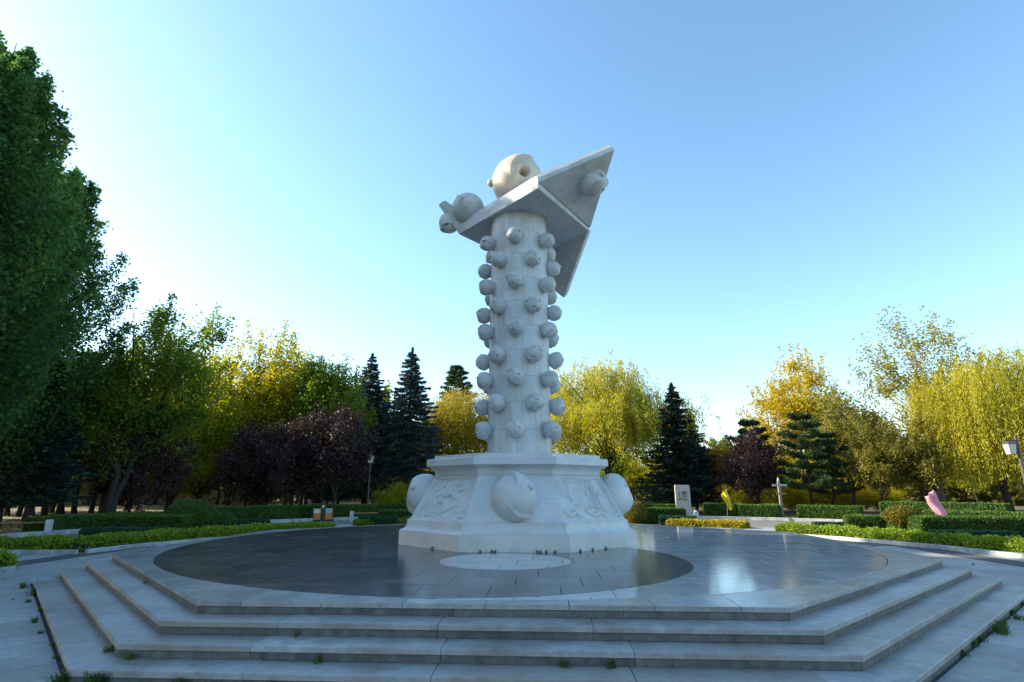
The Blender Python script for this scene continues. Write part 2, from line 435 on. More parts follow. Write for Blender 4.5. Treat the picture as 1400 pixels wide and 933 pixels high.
# ------------------------------------------------------------------ stepped platform with the two-comma floor
plat = empty('stepped_platform')
prop(plat, 'wide octagonal stone platform with four grey granite steps under the white monument', 'platform')
TOP = 0.60
def oct_pts(A, rot=ROT): return [side_pt(k, -A*T8, A, rot) for k in range(8)]
bm = bmesh.new()
for k in range(4):
    zt = TOP-0.15*k-0.062
    zb = max(TOP-0.15*(k+1)-0.07, 0.001)
    P = oct_pts(STEP_A[k]-0.065)
    lo = [bm.verts.new((x, y, zb)) for x, y in P]; hi = [bm.verts.new((x, y, zt)) for x, y in P]
    bm.faces.new(hi); bm.faces.new(lo[::-1])
    for i in range(8): bm.faces.new([lo[i], lo[(i+1) % 8], hi[(i+1) % 8], hi[i]])
link('step_core', bmmesh('step_core', bm, M['joint']), plat)
pk = random.Random(11)
for k in range(4):
    A = STEP_A[k]; zt = TOP-0.15*k
    for side in range(8):
        half = A*T8
        cuts = [-half]
        s = -half+pk.uniform(0.9, 1.9)
        while s < half-0.6:
            cuts.append(s); s += pk.uniform(1.75, 2.15) if side == 0 else pk.uniform(1.15, 1.9)
        cuts.append(half)
        for i in range(len(cuts)-1):
            c0, c1 = cuts[i], cuts[i+1]
            g = 0.003
            if k > 0:
                di = A-0.50
                hi_ = di*T8
                pts = [side_pt(side, (c0 if i else -half)+g, A), side_pt(side, c1-g, A),
                       side_pt(side, min(c1-g, hi_), di), side_pt(side, max(c0+g, -hi_), di)]
                link('tread', prism('tread', pts, zt-0.06, zt+pk.uniform(-0.0025, 0.0025), M['tread'], 0.007), plat)
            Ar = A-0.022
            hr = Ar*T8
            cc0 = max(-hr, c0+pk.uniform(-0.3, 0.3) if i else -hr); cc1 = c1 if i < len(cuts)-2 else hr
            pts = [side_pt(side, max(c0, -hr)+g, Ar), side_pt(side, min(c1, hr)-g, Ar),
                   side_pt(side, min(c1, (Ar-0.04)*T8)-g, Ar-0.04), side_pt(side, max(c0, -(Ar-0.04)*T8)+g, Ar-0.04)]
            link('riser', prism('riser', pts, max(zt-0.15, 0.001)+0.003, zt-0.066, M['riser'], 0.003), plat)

# floor slabs: grid cells cut by the circle and the S line of the two commas
RC = 8.7
hx, hy = -0.93, -4.25
def f_oct(x, y):
    return min(9.0-(x*math.sin(k*PI/4+ROT)-y*math.cos(k*PI/4+ROT)) for k in range(8))
ax, ay = hx/math.hypot(hx, hy), hy/math.hypot(hx, hy)
def f_circ(x, y): return RC-math.hypot(x, y)
DOTS = [(-0.27, -4.57, 1.33), (0.27, 4.57, 1.33)]
def f_dot(x, y, i): return DOTS[i][2]-math.hypot(x-DOTS[i][0], y-DOTS[i][1])
def comma(x, y):
    left = LS*(x*ay-y*ax)
    head = RC/2-math.hypot(x-hx, y-hy)
    tail = math.hypot(x+hx, y+hy)-RC/2
    return max(min(left, tail), head)
LS = 1.0
if comma(-6, -1) < 0: LS = -1.0
reg_dark = [lambda x, y: f_circ(x, y)-0.004, lambda x, y: comma(x, y)-0.004, lambda x, y: -f_dot(x, y, 0)-0.004]
reg_light = [lambda x, y: f_circ(x, y)-0.004, lambda x, y: -comma(x, y)-0.004, lambda x, y: -f_dot(x, y, 1)-0.004]
reg_edge = [(lambda x, y, k=k: 9.0-(x*math.sin(k*PI/4+ROT)-y*math.cos(k*PI/4+ROT))) for k in range(8)]+[lambda x, y: -f_circ(x, y)-0.010]
reg_dot0 = [lambda x, y: f_dot(x, y, 0)-0.004]
reg_dot1 = [lambda x, y: f_dot(x, y, 1)-0.004]

def clip(poly, f):
    """polygon cut by f>0; the cut follows the curve"""
    dense = []
    n = len(poly)
    for i in range(n):
        (x0, y0), (x1, y1) = poly[i], poly[(i+1) % n]
        for t in range(16): dense.append((x0+(x1-x0)*t/16, y0+(y1-y0)*t/16, t == 0))
    val = [f(x, y) for x, y, c in dense]
    if all(v > 0 for v in val): return [list(poly)]
    if all(v <= 0 for v in val): return []
    m = len(dense)
    def cross(i, j):
        a, b = dense[i], dense[j]; lo, hi = 0.0, 1.0
        s = val[i] > 0
        for _ in range(18):
            mid = (lo+hi)/2
            if (f(a[0]+(b[0]-a[0])*mid, a[1]+(b[1]-a[1])*mid) > 0) == s: lo = mid
            else: hi = mid
        return (a[0]+(b[0]-a[0])*lo, a[1]+(b[1]-a[1])*lo)
    def onto(x, y):
        for _ in range(6):
            e = 1e-4; v = f(x, y)
            gx = (f(x+e, y)-v)/e; gy = (f(x, y+e)-v)/e
            g2 = gx*gx+gy*gy
            if g2 < 1e-6: break
            x -= v*gx/g2; y -= v*gy/g2
        return (x, y)
    starts = [i for i in range(m) if val[i] > 0 and val[i-1] <= 0]
    out = []
    for s in starts:
        pts = [cross((s-1) % m, s)]
        i = s
        while val[i % m] > 0:
            x, y, c = dense[i % m]
            if c: pts.append((x, y))
            i += 1
        pts.append(cross((i-1) % m, i % m))
        a, b = pts[-1], pts[0]
        for t in (0.2, 0.4, 0.6, 0.8):
            q = onto(a[0]+(b[0]-a[0])*t, a[1]+(b[1]-a[1])*t)
            if math.hypot(q[0]-a[0]-(b[0]-a[0])*t, q[1]-a[1]-(b[1]-a[1])*t) < 0.4: pts.append(q)
        cl = []
        for p in pts:
            if not cl or math.hypot(p[0]-cl[-1][0], p[1]-cl[-1][1]) > 0.004: cl.append(p)
        ar = sum(cl[i-1][0]*cl[i][1]-cl[i][0]*cl[i-1][1] for i in range(len(cl)))/2
        if len(cl) >= 3 and ar > 0.006: out.append(cl)
    return out

regs = [('floor_slab', reg_light, M['slab_light'], 1.02, 0.0), ('dark_floor_slab', reg_dark, M['slab_dark'], 1.02, 0.3),
        ('edge_slab', reg_edge, M['slab_edge'], 1.05, 0.0), ('eye_slab', reg_dot0, M['slab_light'], 0.9, 0.2),
        ('dark_eye_slab', reg_dot1, M['slab_dark'], 0.9, 0.2)]
cr, sr = math.cos(ROT), math.sin(ROT)
far_bm = {}
count = 0
for nm, f, m, cell, off in regs:
    pieces = []
    cy_ = 0.86 if cell > 1 else 0.9
    N = int(11/cy_)+1
    for j in range(-N, N+1):
        for i in range(-11, 12):
            o = off+(0.0 if nm == 'edge_slab' else (j % 3)*cell/3)
            x0 = i*cell+o; y0 = -9.0+(j+N)*cy_ if nm == 'edge_slab' else j*cy_+0.14
            g = 0.004
            c = [(x0+g, y0+g), (x0+cell-g, y0+g), (x0+cell-g, y0+cy_-g), (x0+g, y0+cy_-g)]
            c = [(x*cr-y*sr, x*sr+y*cr) for x, y in c]
            if max(math.hypot(x, y) for x, y in c) < 2.3: continue
            if min(math.hypot(x, y) for x, y in c) > 10: continue
            cur = [c]
            for g_ in f: cur = [q for p in cur for q in clip(p, g_)]
            pieces += cur
    for p in pieces:
        yc = sum(q[1] for q in p)/len(p)
        zt = TOP+rnd.uniform(-0.0012, 0.0012)
        if yc < 2.6 or nm.endswith('eye_slab'):
            link(nm, prism(nm, p, TOP-0.06, zt, m, 0.003), plat); count += 1
        else:
            far_bm.setdefault(nm, ([], [], m))
            V, F, _ = far_bm[nm]; b0 = len(V); k = len(p)
            V += [(x, y, TOP-0.06) for x, y in p]+[(x, y, zt) for x, y in p]
            F.append([b0+k+t for t in range(k)])
            for t in range(k): F.append([b0+t, b0+(t+1) % k, b0+k+(t+1) % k, b0+k+t])
for nm, (V, F, m) in far_bm.items():
    prop(link(nm+'s_behind_monument', pymesh(nm, V, F, m), plat), kind='stuff')
print('floor slabs', count)

# ------------------------------------------------------------------ the monument
mon = empty('monument', (0, 0, TOP))
prop(mon, 'tall white marble monument, ball studded round column under a tilted angular plate', 'monument')
BR = -0.0374
def octring(name, prof, m, parent, gap=0.002, closed_top=False, sides=range(8), smooth=False):
    """one moulded stone for each of the eight sides: profile list of (apothem, z)"""
    n = len(prof)
    v = []
    inner = min(p[0] for p in prof)-0.25
    pr = prof+[(inner, prof[-1][1]), (inner, prof[0][1])]
    for s in (-1, 1):
        for a, z in pr: v.append((s*(a*T8-gap), -a, z))
    k = len(pr)
    f = [[i, (i+1) % k, k+(i+1) % k, k+i] for i in range(k)]
    f.append(list(range(k))[::-1]); f.append(list(range(k, 2*k)))
    bm = bmesh.new()
    vs = [bm.verts.new(p) for p in v]
    for q in f: bm.faces.new([vs[i] for i in q])
    me = bmmesh(name, bm, m)
    out = []
    for sd in sides:
        out.append(link(name, me, parent, (0, 0, 0), (0, 0, sd*PI/4+BR)))
    return out
def arc(a0, z0, a1, z1, n, concave):
    out = []
    for i in range(n+1):
        t = i/n*PI/2
        if concave: out.append((a0+(a1-a0)*(1-math.cos(t)), z0+(z1-z0)*math.sin(t)))
        else: out.append((a0+(a1-a0)*math.sin(t), z0+(z1-z0)*(1-math.cos(t))))
    return out
octring('plinth_block', [(3.09, 0.0), (3.09, 0.362)], M['marble'], mon)
octring('plinth_moulding', [(3.07, 0.364), (3.05, 0.385)]+arc(3.02, 0.385, 2.90, 0.60, 6, False)+[(2.90, 0.62), (2.86, 0.64)], M['marble'], mon)
bodyz0, bodyz1, bodya0, bodya1 = 0.641, 1.742, 2.83, 2.235
plain = octring('wall_panel', [(bodya0, bodyz0), (bodya0-(bodya0-bodya1)*0.48, bodyz0+(bodyz1-bodyz0)*0.48)], M['marble'], mon, sides=(0, 2, 4, 6))
octring('wall_panel', [(bodya0-(bodya0-bodya1)*0.483, bodyz0+(bodyz1-bodyz0)*0.483), (bodya1, bodyz1)], M['marble'], mon, sides=(0, 2, 4, 6))
octring('neck_moulding', [(2.26, 1.744), (2.24, 1.775)]+arc(2.245, 1.775, 2.40, 1.955, 6, True)+[(2.42, 1.975)], M['marble'], mon)
octring('cornice_block', [(2.42, 1.977), (2.475, 1.995), (2.475, 2.165), (2.44, 2.18)], M['marble'], mon)
octring('capping_slab', [(2.27, 2.18), (2.27, 2.278)], M['marble'], mon)
bm = bmesh.new()
P = oct_pts(2.1, BR)
vs = [bm.verts.new((x, y, 2.262)) for x, y in P]; bm.faces.new(vs)
vs2 = [bm.verts.new((x, y, 0.02)) for x, y in oct_pts(2.05, BR)]
for i in range(8): bm.faces.new([vs2[i], vs2[(i+1) % 8], vs[(i+1) % 8], vs[i]])
link('base_core', bmmesh('base_core', bm, M['marble']), mon)

# carved panels on the four slanting diagonal faces
def relief(seed):
    """height field in the panel's own unit square: a few carved figures, rocks, stems and clouds"""
    r = random.Random(seed)
    nx, nz = 84, 60
    H = np.zeros((nz+1, nx+1))
    X, Z = np.meshgrid(np.linspace(0, 1.65, nx+1), np.linspace(0, 1, nz+1))
    def stroke(pts, w, h, sharp=2.2):
        nonlocal H
        best = np.full_like(X, 9.0)
        for (x0, y0), (x1, y1) in zip(pts[:-1], pts[1:]):
            dx, dy = x1-x0, y1-y0; L2 = dx*dx+dy*dy+1e-9
            t = np.clip(((X-x0)*dx+(Z-y0)*dy)/L2, 0, 1)
            best = np.minimum(best, np.hypot(X-x0-t*dx, Z-y0-t*dy))
        H = np.maximum(H, h*np.clip(1.25-(best/w)**sharp, 0, 1))
    def blob(x, y, rx, ry, h, a=0.0):
        nonlocal H
        c, s = math.cos(a), math.sin(a)
        d = np.hypot(((X-x)*c+(Z-y)*s)/rx, (-(X-x)*s+(Z-y)*c)/ry)
        H = np.maximum(H, h*np.clip(1.3*(1-d**3), 0, 1))
    if seed % 2 == 0:       # a robed figure with a staff, rocks below, mountain lines behind
        stroke([(0.42, 0.12), (0.60, 0.42), (0.70, 0.66), (0.86, 0.93)], 0.030, 1.0)
        blob(0.66, 0.66, 0.16, 0.10, 0.8, 0.6); blob(0.56, 0.80, 0.08, 0.07, 1.0)
        stroke([(0.50, 0.58), (0.40, 0.48), (0.46, 0.36)], 0.05, 0.9)
        stroke([(0.72, 0.55), (0.92, 0.60), (1.05, 0.52)], 0.045, 0.85)
        stroke([(0.60, 0.45), (0.85, 0.42), (0.80, 0.30)], 0.06, 0.8)
        stroke([(1.00, 0.80), (1.25, 0.86), (1.30, 0.72), (1.12, 0.68)], 0.04, 0.8)
        stroke([(0.12, 0.30), (0.25, 0.52), (0.34, 0.36), (0.46, 0.22)], 0.035, 0.7)
        for i in range(5): stroke([(0.30+0.03*i, 0.07+0.035*i), (0.52+0.1*i, 0.05+0.05*i), (0.70+0.13*i, 0.12+0.06*i)], 0.016, 0.5)
        for i in range(6): blob(r.uniform(0.1, 1.5), r.uniform(0.02, 0.12), 0.07, 0.04, 0.7, r.uniform(-1, 1))
    else:                   # pavilion beams, a tall stem, banks and hanging leaves
        for y in (0.30, 0.36, 0.62, 0.68, 0.86): stroke([(0.55, y), (1.05, y+0.02)], 0.016, 0.7)
        stroke([(1.20, 0.03), (1.12, 0.4), (1.16, 0.7), (1.06, 0.97)], 0.030, 1.0)
        stroke([(1.28, 0.03), (1.22, 0.5), (1.24, 0.97)], 0.020, 0.8)
        for i in range(9):
            x = r.uniform(0.85, 1.4); y = r.uniform(0.35, 0.95)
            stroke([(x, y), (x+r.uniform(-.12, .12), y-r.uniform(.05, .14))], 0.022, 0.8)
        stroke([(0.1, 0.25), (0.3, 0.14), (0.42, 0.22), (0.55, 0.06)], 0.045, 0.9)
        stroke([(0.75, 0.22), (0.92, 0.13), (1.1, 0.2), (1.3, 0.07), (1.55, 0.12)], 0.05, 0.9)
        for i in range(4): stroke([(0.15+0.1*i, 0.92), (0.12+0.1*i, 0.6-0.05*i)], 0.02, 0.55)
    for i in range(26):
        x, y = r.uniform(0, 1.6), r.uniform(0, 1); a = r.uniform(0, 6.28); l = r.uniform(.04, .13)
        stroke([(x, y), (x+l*math.cos(a), y+l*math.sin(a)*0.6)], r.uniform(.008, .018), r.uniform(.25, .55))
    return X/1.65, Z, H
def relief_panel(side, seed):
    S, Zt, H = relief(seed)
    nz, nx = H.shape
    v = []; dep = 0.075
    sl_ = Vector((0, -(bodyz1-bodyz0), -(bodya0-bodya1))).normalized()   # outward-ish
    nrm = Vector((0, -(bodyz1-bodyz0), (bodya0-bodya1))).normalized()
    for j in range(nz):
        for i in range(nx):
            s, t = S[j, i], Zt[j, i]
            edge = min(min(s, 1-s)*1.9, t, 1-t)
            recess = -dep if edge > 0.055 else 0.0
            a = bodya0+(bodya1-bodya0)*t; z = bodyz0+(bodyz1-bodyz0)*t
            x = (s*2-1)*(a*T8-0.002)
            d = recess+(H[j, i]*dep*0.95 if edge > 0.075 else 0)
            p = Vector((x, -a, z))+nrm*d
            v.append(p)
    q = [[j*nx+i, j*nx+i+1, (j+1)*nx+i+1, (j+1)*nx+i] for j in range(nz-1) for i in range(nx-1)]
    me = npmesh('relief_panel', v, q, [M['marble']])
    o = link('relief_panel', me, mon, (0, 0, 0), (0, 0, side*PI/4+BR))
    return o
for side, seed in ((7, 2), (1, 3), (3, 4), (5, 5)):
    prop(relief_panel(side, seed), 'carved relief panel with figures and stems')

# carved swirl balls: a crest that rises along an S line and dies away, a hole and a knob
def swirl_ball(name, sub, m, hole=(0.45, -0.35), knob=(-0.42, 0.30), lip=0.13, phase=0.0, holer=0.13, flip=1, hdepth=0.34):
    bm = bmesh.new()
    bmesh.ops.create_icosphere(bm, subdivisions=sub, radius=1.0)
    def updir(x, y):
        return Vector((x, -math.sqrt(max(0.02, 1-x*x-y*y)), y))
    hd = updir(*hole)
    for v in bm.verts:
        d = v.co.normalized()
        x, z = d.x*flip, d.z
        c, s = math.cos(phase), math.sin(phase)
        x, z = x*c-z*s, x*s+z*c
        # an S line of two half circles; the outer side of each arc rises to a crest
        r = 1.0
        if z < 0: xx, zz = -x, -z
        else: xx, zz = x, z
        d1 = math.hypot(xx, zz-0.5)-0.5
        front = min(1.0, max(0.0, (0.30-d.y)/0.45))
        amp = min(1.0, zz/0.22)*front*min(1.0, max(0.0, (xx+0.12)/0.2))
        if d1 > 0: r += lip*amp*math.exp(-(d1/0.30)**1.3)
        elif d1 > -0.30 and xx > -0.1: r -= 0.25*lip*amp*math.exp(-(-d1/0.14))
        an = hd.angle(d) if d.length else 9
        if an < holer*1.6:
            t = max(0.0, min(1.0, (holer-an)/(holer*0.35)))
            r -= hdepth*t
        v.co = d*r
    return bmmesh(name, bm, m, smooth=True), updir(*knob)
def knob_mesh(name, m, r):
    bm = bmesh.new(); bmesh.ops.create_icosphere(bm, subdivisions=3, radius=r)
    for v in bm.verts: v.co.y *= 1.15
    return bmmesh(name, bm, m, smooth=True)
B1, K1 = swirl_ball('ball', 5, M['ball'])
B2, K2 = swirl_ball('ball', 5, M['ball'], hole=(-0.5, 0.1), knob=(0.45, -0.2), phase=1.3)
B3, K3 = swirl_ball('ball', 5, M['ball'], hole=(0.1, 0.62), knob=(-0.1, -0.6), phase=-0.8, flip=-1)
KN = knob_mesh('knob', M['ball'], 0.15)
def ball(parent, loc, r, out_dir, roll, var, mats=None, knob_scale=1.0):
    me, kd = ((B1, K1), (B2, K2), (B3, K3))[var]
    od = Vector(out_dir).normalized()
    q = Vector((0, -1, 0)).rotation_difference(od)
    q = Euler((0, 0, 0)).to_quaternion() @ q @ Matrix.Rotation(roll, 3, 'Y').to_quaternion()
    o = link('ball', me, parent, loc, None, (r, r, r))
    o.rotation_mode = 'QUATERNION'; o.rotation_quaternion = q
    kn = link('knob', KN, o, kd*0.99, None, (knob_scale,)*3)
    return o

# base balls: centred on the four straight faces
bz = 1.21
for sd in (0, 2, 4, 6):
    a = sd*PI/4+BR
    ab = bodya0-(bodya0-bodya1)*((bz-bodyz0)/(bodyz1-bodyz0))
    n_ = Vector((math.sin(a), -math.cos(a), 0))
    tang = Vector((math.cos(a), math.sin(a), 0))
    c = n_*(ab+0.12)+Vector((0, 0, bz))
    me, kd = swirl_ball('large_ball', 6 if sd == 0 else 5, M['marble'], hole=(-0.93, 0.27) if sd == 0 else (-0.5, 0.3), knob=(0.74, 0.22), lip=0.15, phase=-0.8, holer=0.11)
    o = link('large_ball', me, mon, c, None, (0.56, 0.56, 0.56))
    od = (n_+Vector((0, 0, 0.32))).normalized()
    # keep the ball's own z as near to up as possible
    yb = -od; zb = (Vector((0, 0, 1))-yb*yb.z).normalized(); xb = yb.cross(zb)
    o.rotation_mode = 'QUATERNION'; o.rotation_quaternion = Matrix((xb, yb, zb)).transposed().to_quaternion()
    link('knob', KN, o, kd*1.0, None, (0.95,)*3)
    # the collar the ball sits in
    bm = bmesh.new()
    mtx = Matrix.Translation(n_*(ab+0.02)+Vector((0, 0, bz-0.02))) @ Vector((0, 0, 1)).rotation_difference((n_+Vector((0, 0, 0.54))).normalized()).to_matrix().to_4x4()
    bmesh.ops.create_cone(bm, cap_ends=True, segments=48, radius1=0.60, radius2=0.575, depth=0.16, matrix=mtx)
    link('ball_collar', bmmesh('ball_collar', bm, M['marble']), mon)

# column: courses of curved facing stones round a core
CX, CY = 0.045, 0.0
colz0, colz1 = 2.264, 9.86
NC, NP = 10, 8
hc = (colz1-colz0)/NC
def col_r(z): return 0.935-0.045*(z-colz0)/(colz1-colz0)
for ci in range(NC):
    z0 = colz0+ci*hc; z1 = z0+hc
    v = []; sub = 6; gz = 0.0035
    for zi, zz in ((0, z0+gz), (1, z1-gz)):
        for ri in (0, 1):
            for s in range(sub+1):
                a = (s/sub-0.5)*(2*PI/NP)*(1-0.008)
                r = col_r(zz)-(0.06 if ri else 0)
                v.append((r*math.sin(a), -r*math.cos(a), zz))
    k = sub+1; f = []
    for s in range(sub):
        f.append([s, s+1, 2*k+s+1, 2*k+s]); f.append([2*k+s, 2*k+s+1, 3*k+s+1, 3*k+s]); f.append([k+s, k+s+1, s+1, s])
    f.append([0, 2*k, 3*k, k]); f.append([sub, k+sub, 3*k+sub, 2*k+sub])
    nv = len(v)
    v += v[:k]+v[2*k:3*k]
    f = [[nv+s_, nv+s_+1, nv+k+s_+1, nv+k+s_] for s_ in range(sub)]+[q for i_, q in enumerate(f) if not (i_ % 3 == 0 and i_ < 3*sub)]
    me = pymesh('facing_stone', v, f, M['column'])
    me.polygons.foreach_set('use_smooth', [i_ < sub for i_ in range(len(me.polygons))])
    for p in range(NP):
        link('facing_stone', me, mon, (CX, CY, 0), (0, 0, p*2*PI/NP+(0.12 if ci % 2 else 0.32)))
bm = bmesh.new()
bmesh.ops.create_cone(bm, cap_ends=True, segments=64, radius1=0.905, radius2=0.862, depth=colz1-colz0, matrix=Matrix.Translation((CX, CY, (colz0+colz1)/2)))
link('column_core', bmmesh('column_core', bm, M['joint']), mon)
brnd = random.Random(21)
rowsA = [8.86, 7.40, 5.96, 4.48, 3.03]
rowsB = [8.14, 6.66, 5.16, 3.76]
for rows, a0 in ((rowsA, -6), (rowsB, 24)):
    for z in rows:
        for k in range(6):
            a = math.radians(a0+60*k)
            r = 0.242+0.012*(8.9-z)/6
            R = col_r(z)+r*0.72
            od = Vector((math.sin(a), -math.cos(a), -0.25))
            ball(mon, (CX+R*math.sin(a), CY-R*math.cos(a), z), r, od, brnd.uniform(0, 6.28), brnd.randrange(3))

# the tilted plate on top
zu = 9.74
pa, pb, pc, pd = Vector((-1.99, 0.72, zu)), Vector((0.60, -2.24, zu)), Vector((2.42, 0.56, zu)), Vector((0.1, 3.3, zu))
up = Vector((0, 0, 1))
def poly_mesh(name, v, f, m, bev=0.012):
    bm = bmesh.new()
    vs = [bm.verts.new(p) for p in v]
    for q in f: bm.faces.new([vs[i] for i in q])
    bmesh.ops.recalc_face_normals(bm, faces=bm.faces)
    if bev: bmesh.ops.bevel(bm, geom=list(bm.edges), offset=bev, segments=1, affect='EDGES')
    return bmmesh(name, bm, m)
rim = 0.33
cen = (pa+pb+pc+pd)/4
def inset(p, t, dz): q = p+(cen-p)*t; return Vector((q.x, q.y, p.z+dz))
low = [pa, pb, pc, pd]
mid = [p+up*rim for p in low]
mid2 = [inset(p, 0.05, rim+0.17) for p in low]
apex = [inset(p, 0.62, rim+1.02) for p in low]
v = low+mid+mid2+apex
f = [[3, 2, 1, 0], [12, 13, 14, 15]]
for l in range(3):
    for i in range(4):
        j = (i+1) % 4
        f.append([l*4+i, l*4+j, l*4+4+j, l*4+4+i])
link('plate', poly_mesh('plate', v, f, M['plate']), mon)
def wing(name, p, q, tip, th, inner=0.10, side=1):
    """triangular slab hinged on the edge p-q"""
    nrm = (q-p).cross(tip-p).normalized()
    if nrm.z < 0: nrm = -nrm
    c = (p+q+tip)/3
    base = [p, q, tip]
    topv = [x+nrm*th for x in base]
    ch = [x+(c-x)*0.035+nrm*(th+0.16) for x in base]
    v = base+topv+ch
    f = [[2, 1, 0], [6, 7, 8]]
    for l in range(2):
        for i in range(3):
            j = (i+1) % 3
            f.append([l*3+i, l*3+j, l*3+3+j, l*3+3+i])
    return link(name, poly_mesh(name, v, f, M['plate']), mon), nrm
tipR = Vector((2.86, -2.20, 11.02))
wR, nR = wing('wing', pb+Vector((0.02, 0.0, 0.20)), pc+Vector((0.03, -0.02, 0.12)), tipR, 0.16)
tipB = Vector((1.72, 3.15, 8.30))
wB, nB = wing('wing', pc+Vector((-0.06, 0.06, 0.02)), pd+Vector((0, 0, 0.02)), tipB, 0.16)
tipL = Vector((-2.72, 0.75, 10.85))
wL, nL = wing('wing', pd+Vector((-0.05, 0, 0.1)), pa+Vector((-0.02, 0.03, 0.06)), tipL, 0.14)
# big cream ball, and the three balls on the faces
me, kd = swirl_ball('crown_ball', 6, M['cream'], hole=(0.26, 0.40), knob=(-0.98, 0.0), lip=0.13, phase=-0.64, holer=0.24, flip=-1, hdepth=0.62)
cb = link('crown_ball', me, mon, (0.02, 0.3, 11.42), (0.47, 0, 0), (0.87,)*3)
KC = knob_mesh('knob', M['cream'], 0.16)
link('knob', KC, cb, Vector((-1.03, -0.05, 0.0)))
def face_ball(loc, r, out, roll, var, ks=1.0):
    o = ball(mon, loc, r, out, roll, var, knob_scale=ks); o.name = 'plate_ball'; return o
face_ball((2.27, -1.36, 10.46), 0.46, (0.75, -0.55, -0.35), 0.4, 0, 1.2)
face_ball((-1.68, 0.62, 10.62), 0.55, (-0.55, -0.6, 0.5), 0.2, 1, 0.8)
face_ball((-2.36, 1.0, 10.30), 0.36, (-0.6, -0.3, -0.7), 1.0, 2, 0.9)

# ------------------------------------------------------------------ trees
def trunk_path(h, lean=(0, 0), wob=0.15, k=8, rng=None):
    t = np.linspace(0, 1, k)
    p = np.stack([lean[0]*t**1.3*h, lean[1]*t**1.3*h, t*h], 1)
    if rng is not None: p[1:-1, :2] += rng.normal(size=(k-2, 2))*wob*0.3
    p[0, 2] = -0.15
    return p

def make_broad(name, seed, h, rx, base, leafm, n_leaf=26000, ls=0.17, clumps=90, tr=0.18, lean=(0, 0), barkm='bark',
               open_=0.0, shape=0.0, sig=0.55, multi=1, top_bias=0.0, upright=0.0, spray=0.0):
    rng = np.random.default_rng(seed)
    f = bumpy(rng, 8, 0.28)
    cz = base+(h-base)*0.5; rz = (h-base)*0.5
    cen = []
    while len(cen) < clumps:
        d = rng.normal(size=3); d /= np.linalg.norm(d)
        r = rng.random()**(1/2.3)
        s = f(d[None])[0]
        p = d*r*s
        w = 1.0-shape*p[2]           # shape>0: narrower at the top
        p = np.array([p[0]*rx*w, p[1]*rx*w, cz+p[2]*rz])
        if p[2] > h-0.15*sig: p[2] = h-0.3*rng.random()
        p[0] += lean[0]*p[2]; p[1] += lean[1]*p[2]
        cen.append(p)
    cen = np.array(cen)
    acc = Acc()
    tops = []
    for mlt in range(multi):
        a = 2*PI*mlt/multi+rng.random()
        ln = (lean[0]+(0.16*math.cos(a) if multi > 1 else 0), lean[1]+(0.16*math.sin(a) if multi > 1 else 0))
        tp = trunk_path(h*0.86, ln, 0.4, 9, rng)
        rad = tr*(1-np.linspace(0, 1, 9)*0.9)/(1 if multi == 1 else 1.35); rad[0] *= 1.35
        acc.tube(tp, rad, 9); tops.append((tp, rad))
    for i, c in enumerate(cen):
        tp, rad = tops[i % multi]
        zt = max(base*0.75, c[2]-rng.uniform(0.2, 0.5)*(rx+0.35*rz))
        zt = min(zt, h*0.8)
        idx = np.interp(zt, tp[:, 2], np.arange(len(tp)))
        p0 = np.array([np.interp(zt, tp[:, 2], tp[:, q]) for q in range(3)])
        r0 = np.interp(idx, np.arange(len(tp)), rad)*rng.uniform(0.25, 0.5)
        m_ = (p0+c)/2+np.array([0, 0, -0.08*np.linalg.norm(c-p0)])+rng.normal(size=3)*0.12
        t = np.linspace(0, 1, 6)[:, None]
        path = (1-t)**2*p0+2*t*(1-t)*m_+t*t*c
        acc.tube(path, np.linspace(r0, 0.012, 6), 5)
    per = n_leaf//clumps
    pts = []
    for c in cen:
        s = sig*rng.uniform(0.65, 1.25)
        k = int(per*rng.uniform(0.6, 1.4)*(1-open_*rng.random()))
        g = rng.normal(size=(k, 3))*s*np.array([1, 1, 0.8+upright])
        if spray:                      # shoots reaching out of the clump
            out = c-np.array([lean[0]*c[2], lean[1]*c[2], cz-0.5*rz]); out /= np.linalg.norm(out)+1e-6
            out[2] += 0.5
            ks = max(2, int(k*0.3)); tt = rng.random(ks)*spray
            g[:ks] = out[None]*tt[:, None]+rng.normal(size=(ks, 3))*0.16
        pts.append(c+g)
    pts = np.concatenate(pts)
    pts = pts[pts[:, 2] > base*0.7]
    v, q = leaves(rng, pts, ls, ls*0.72, up=0.5)
    return (acc.mesh(name+'_trunk', M[barkm]), npmesh(name+'_crown', v, q, [L_[leafm]]))

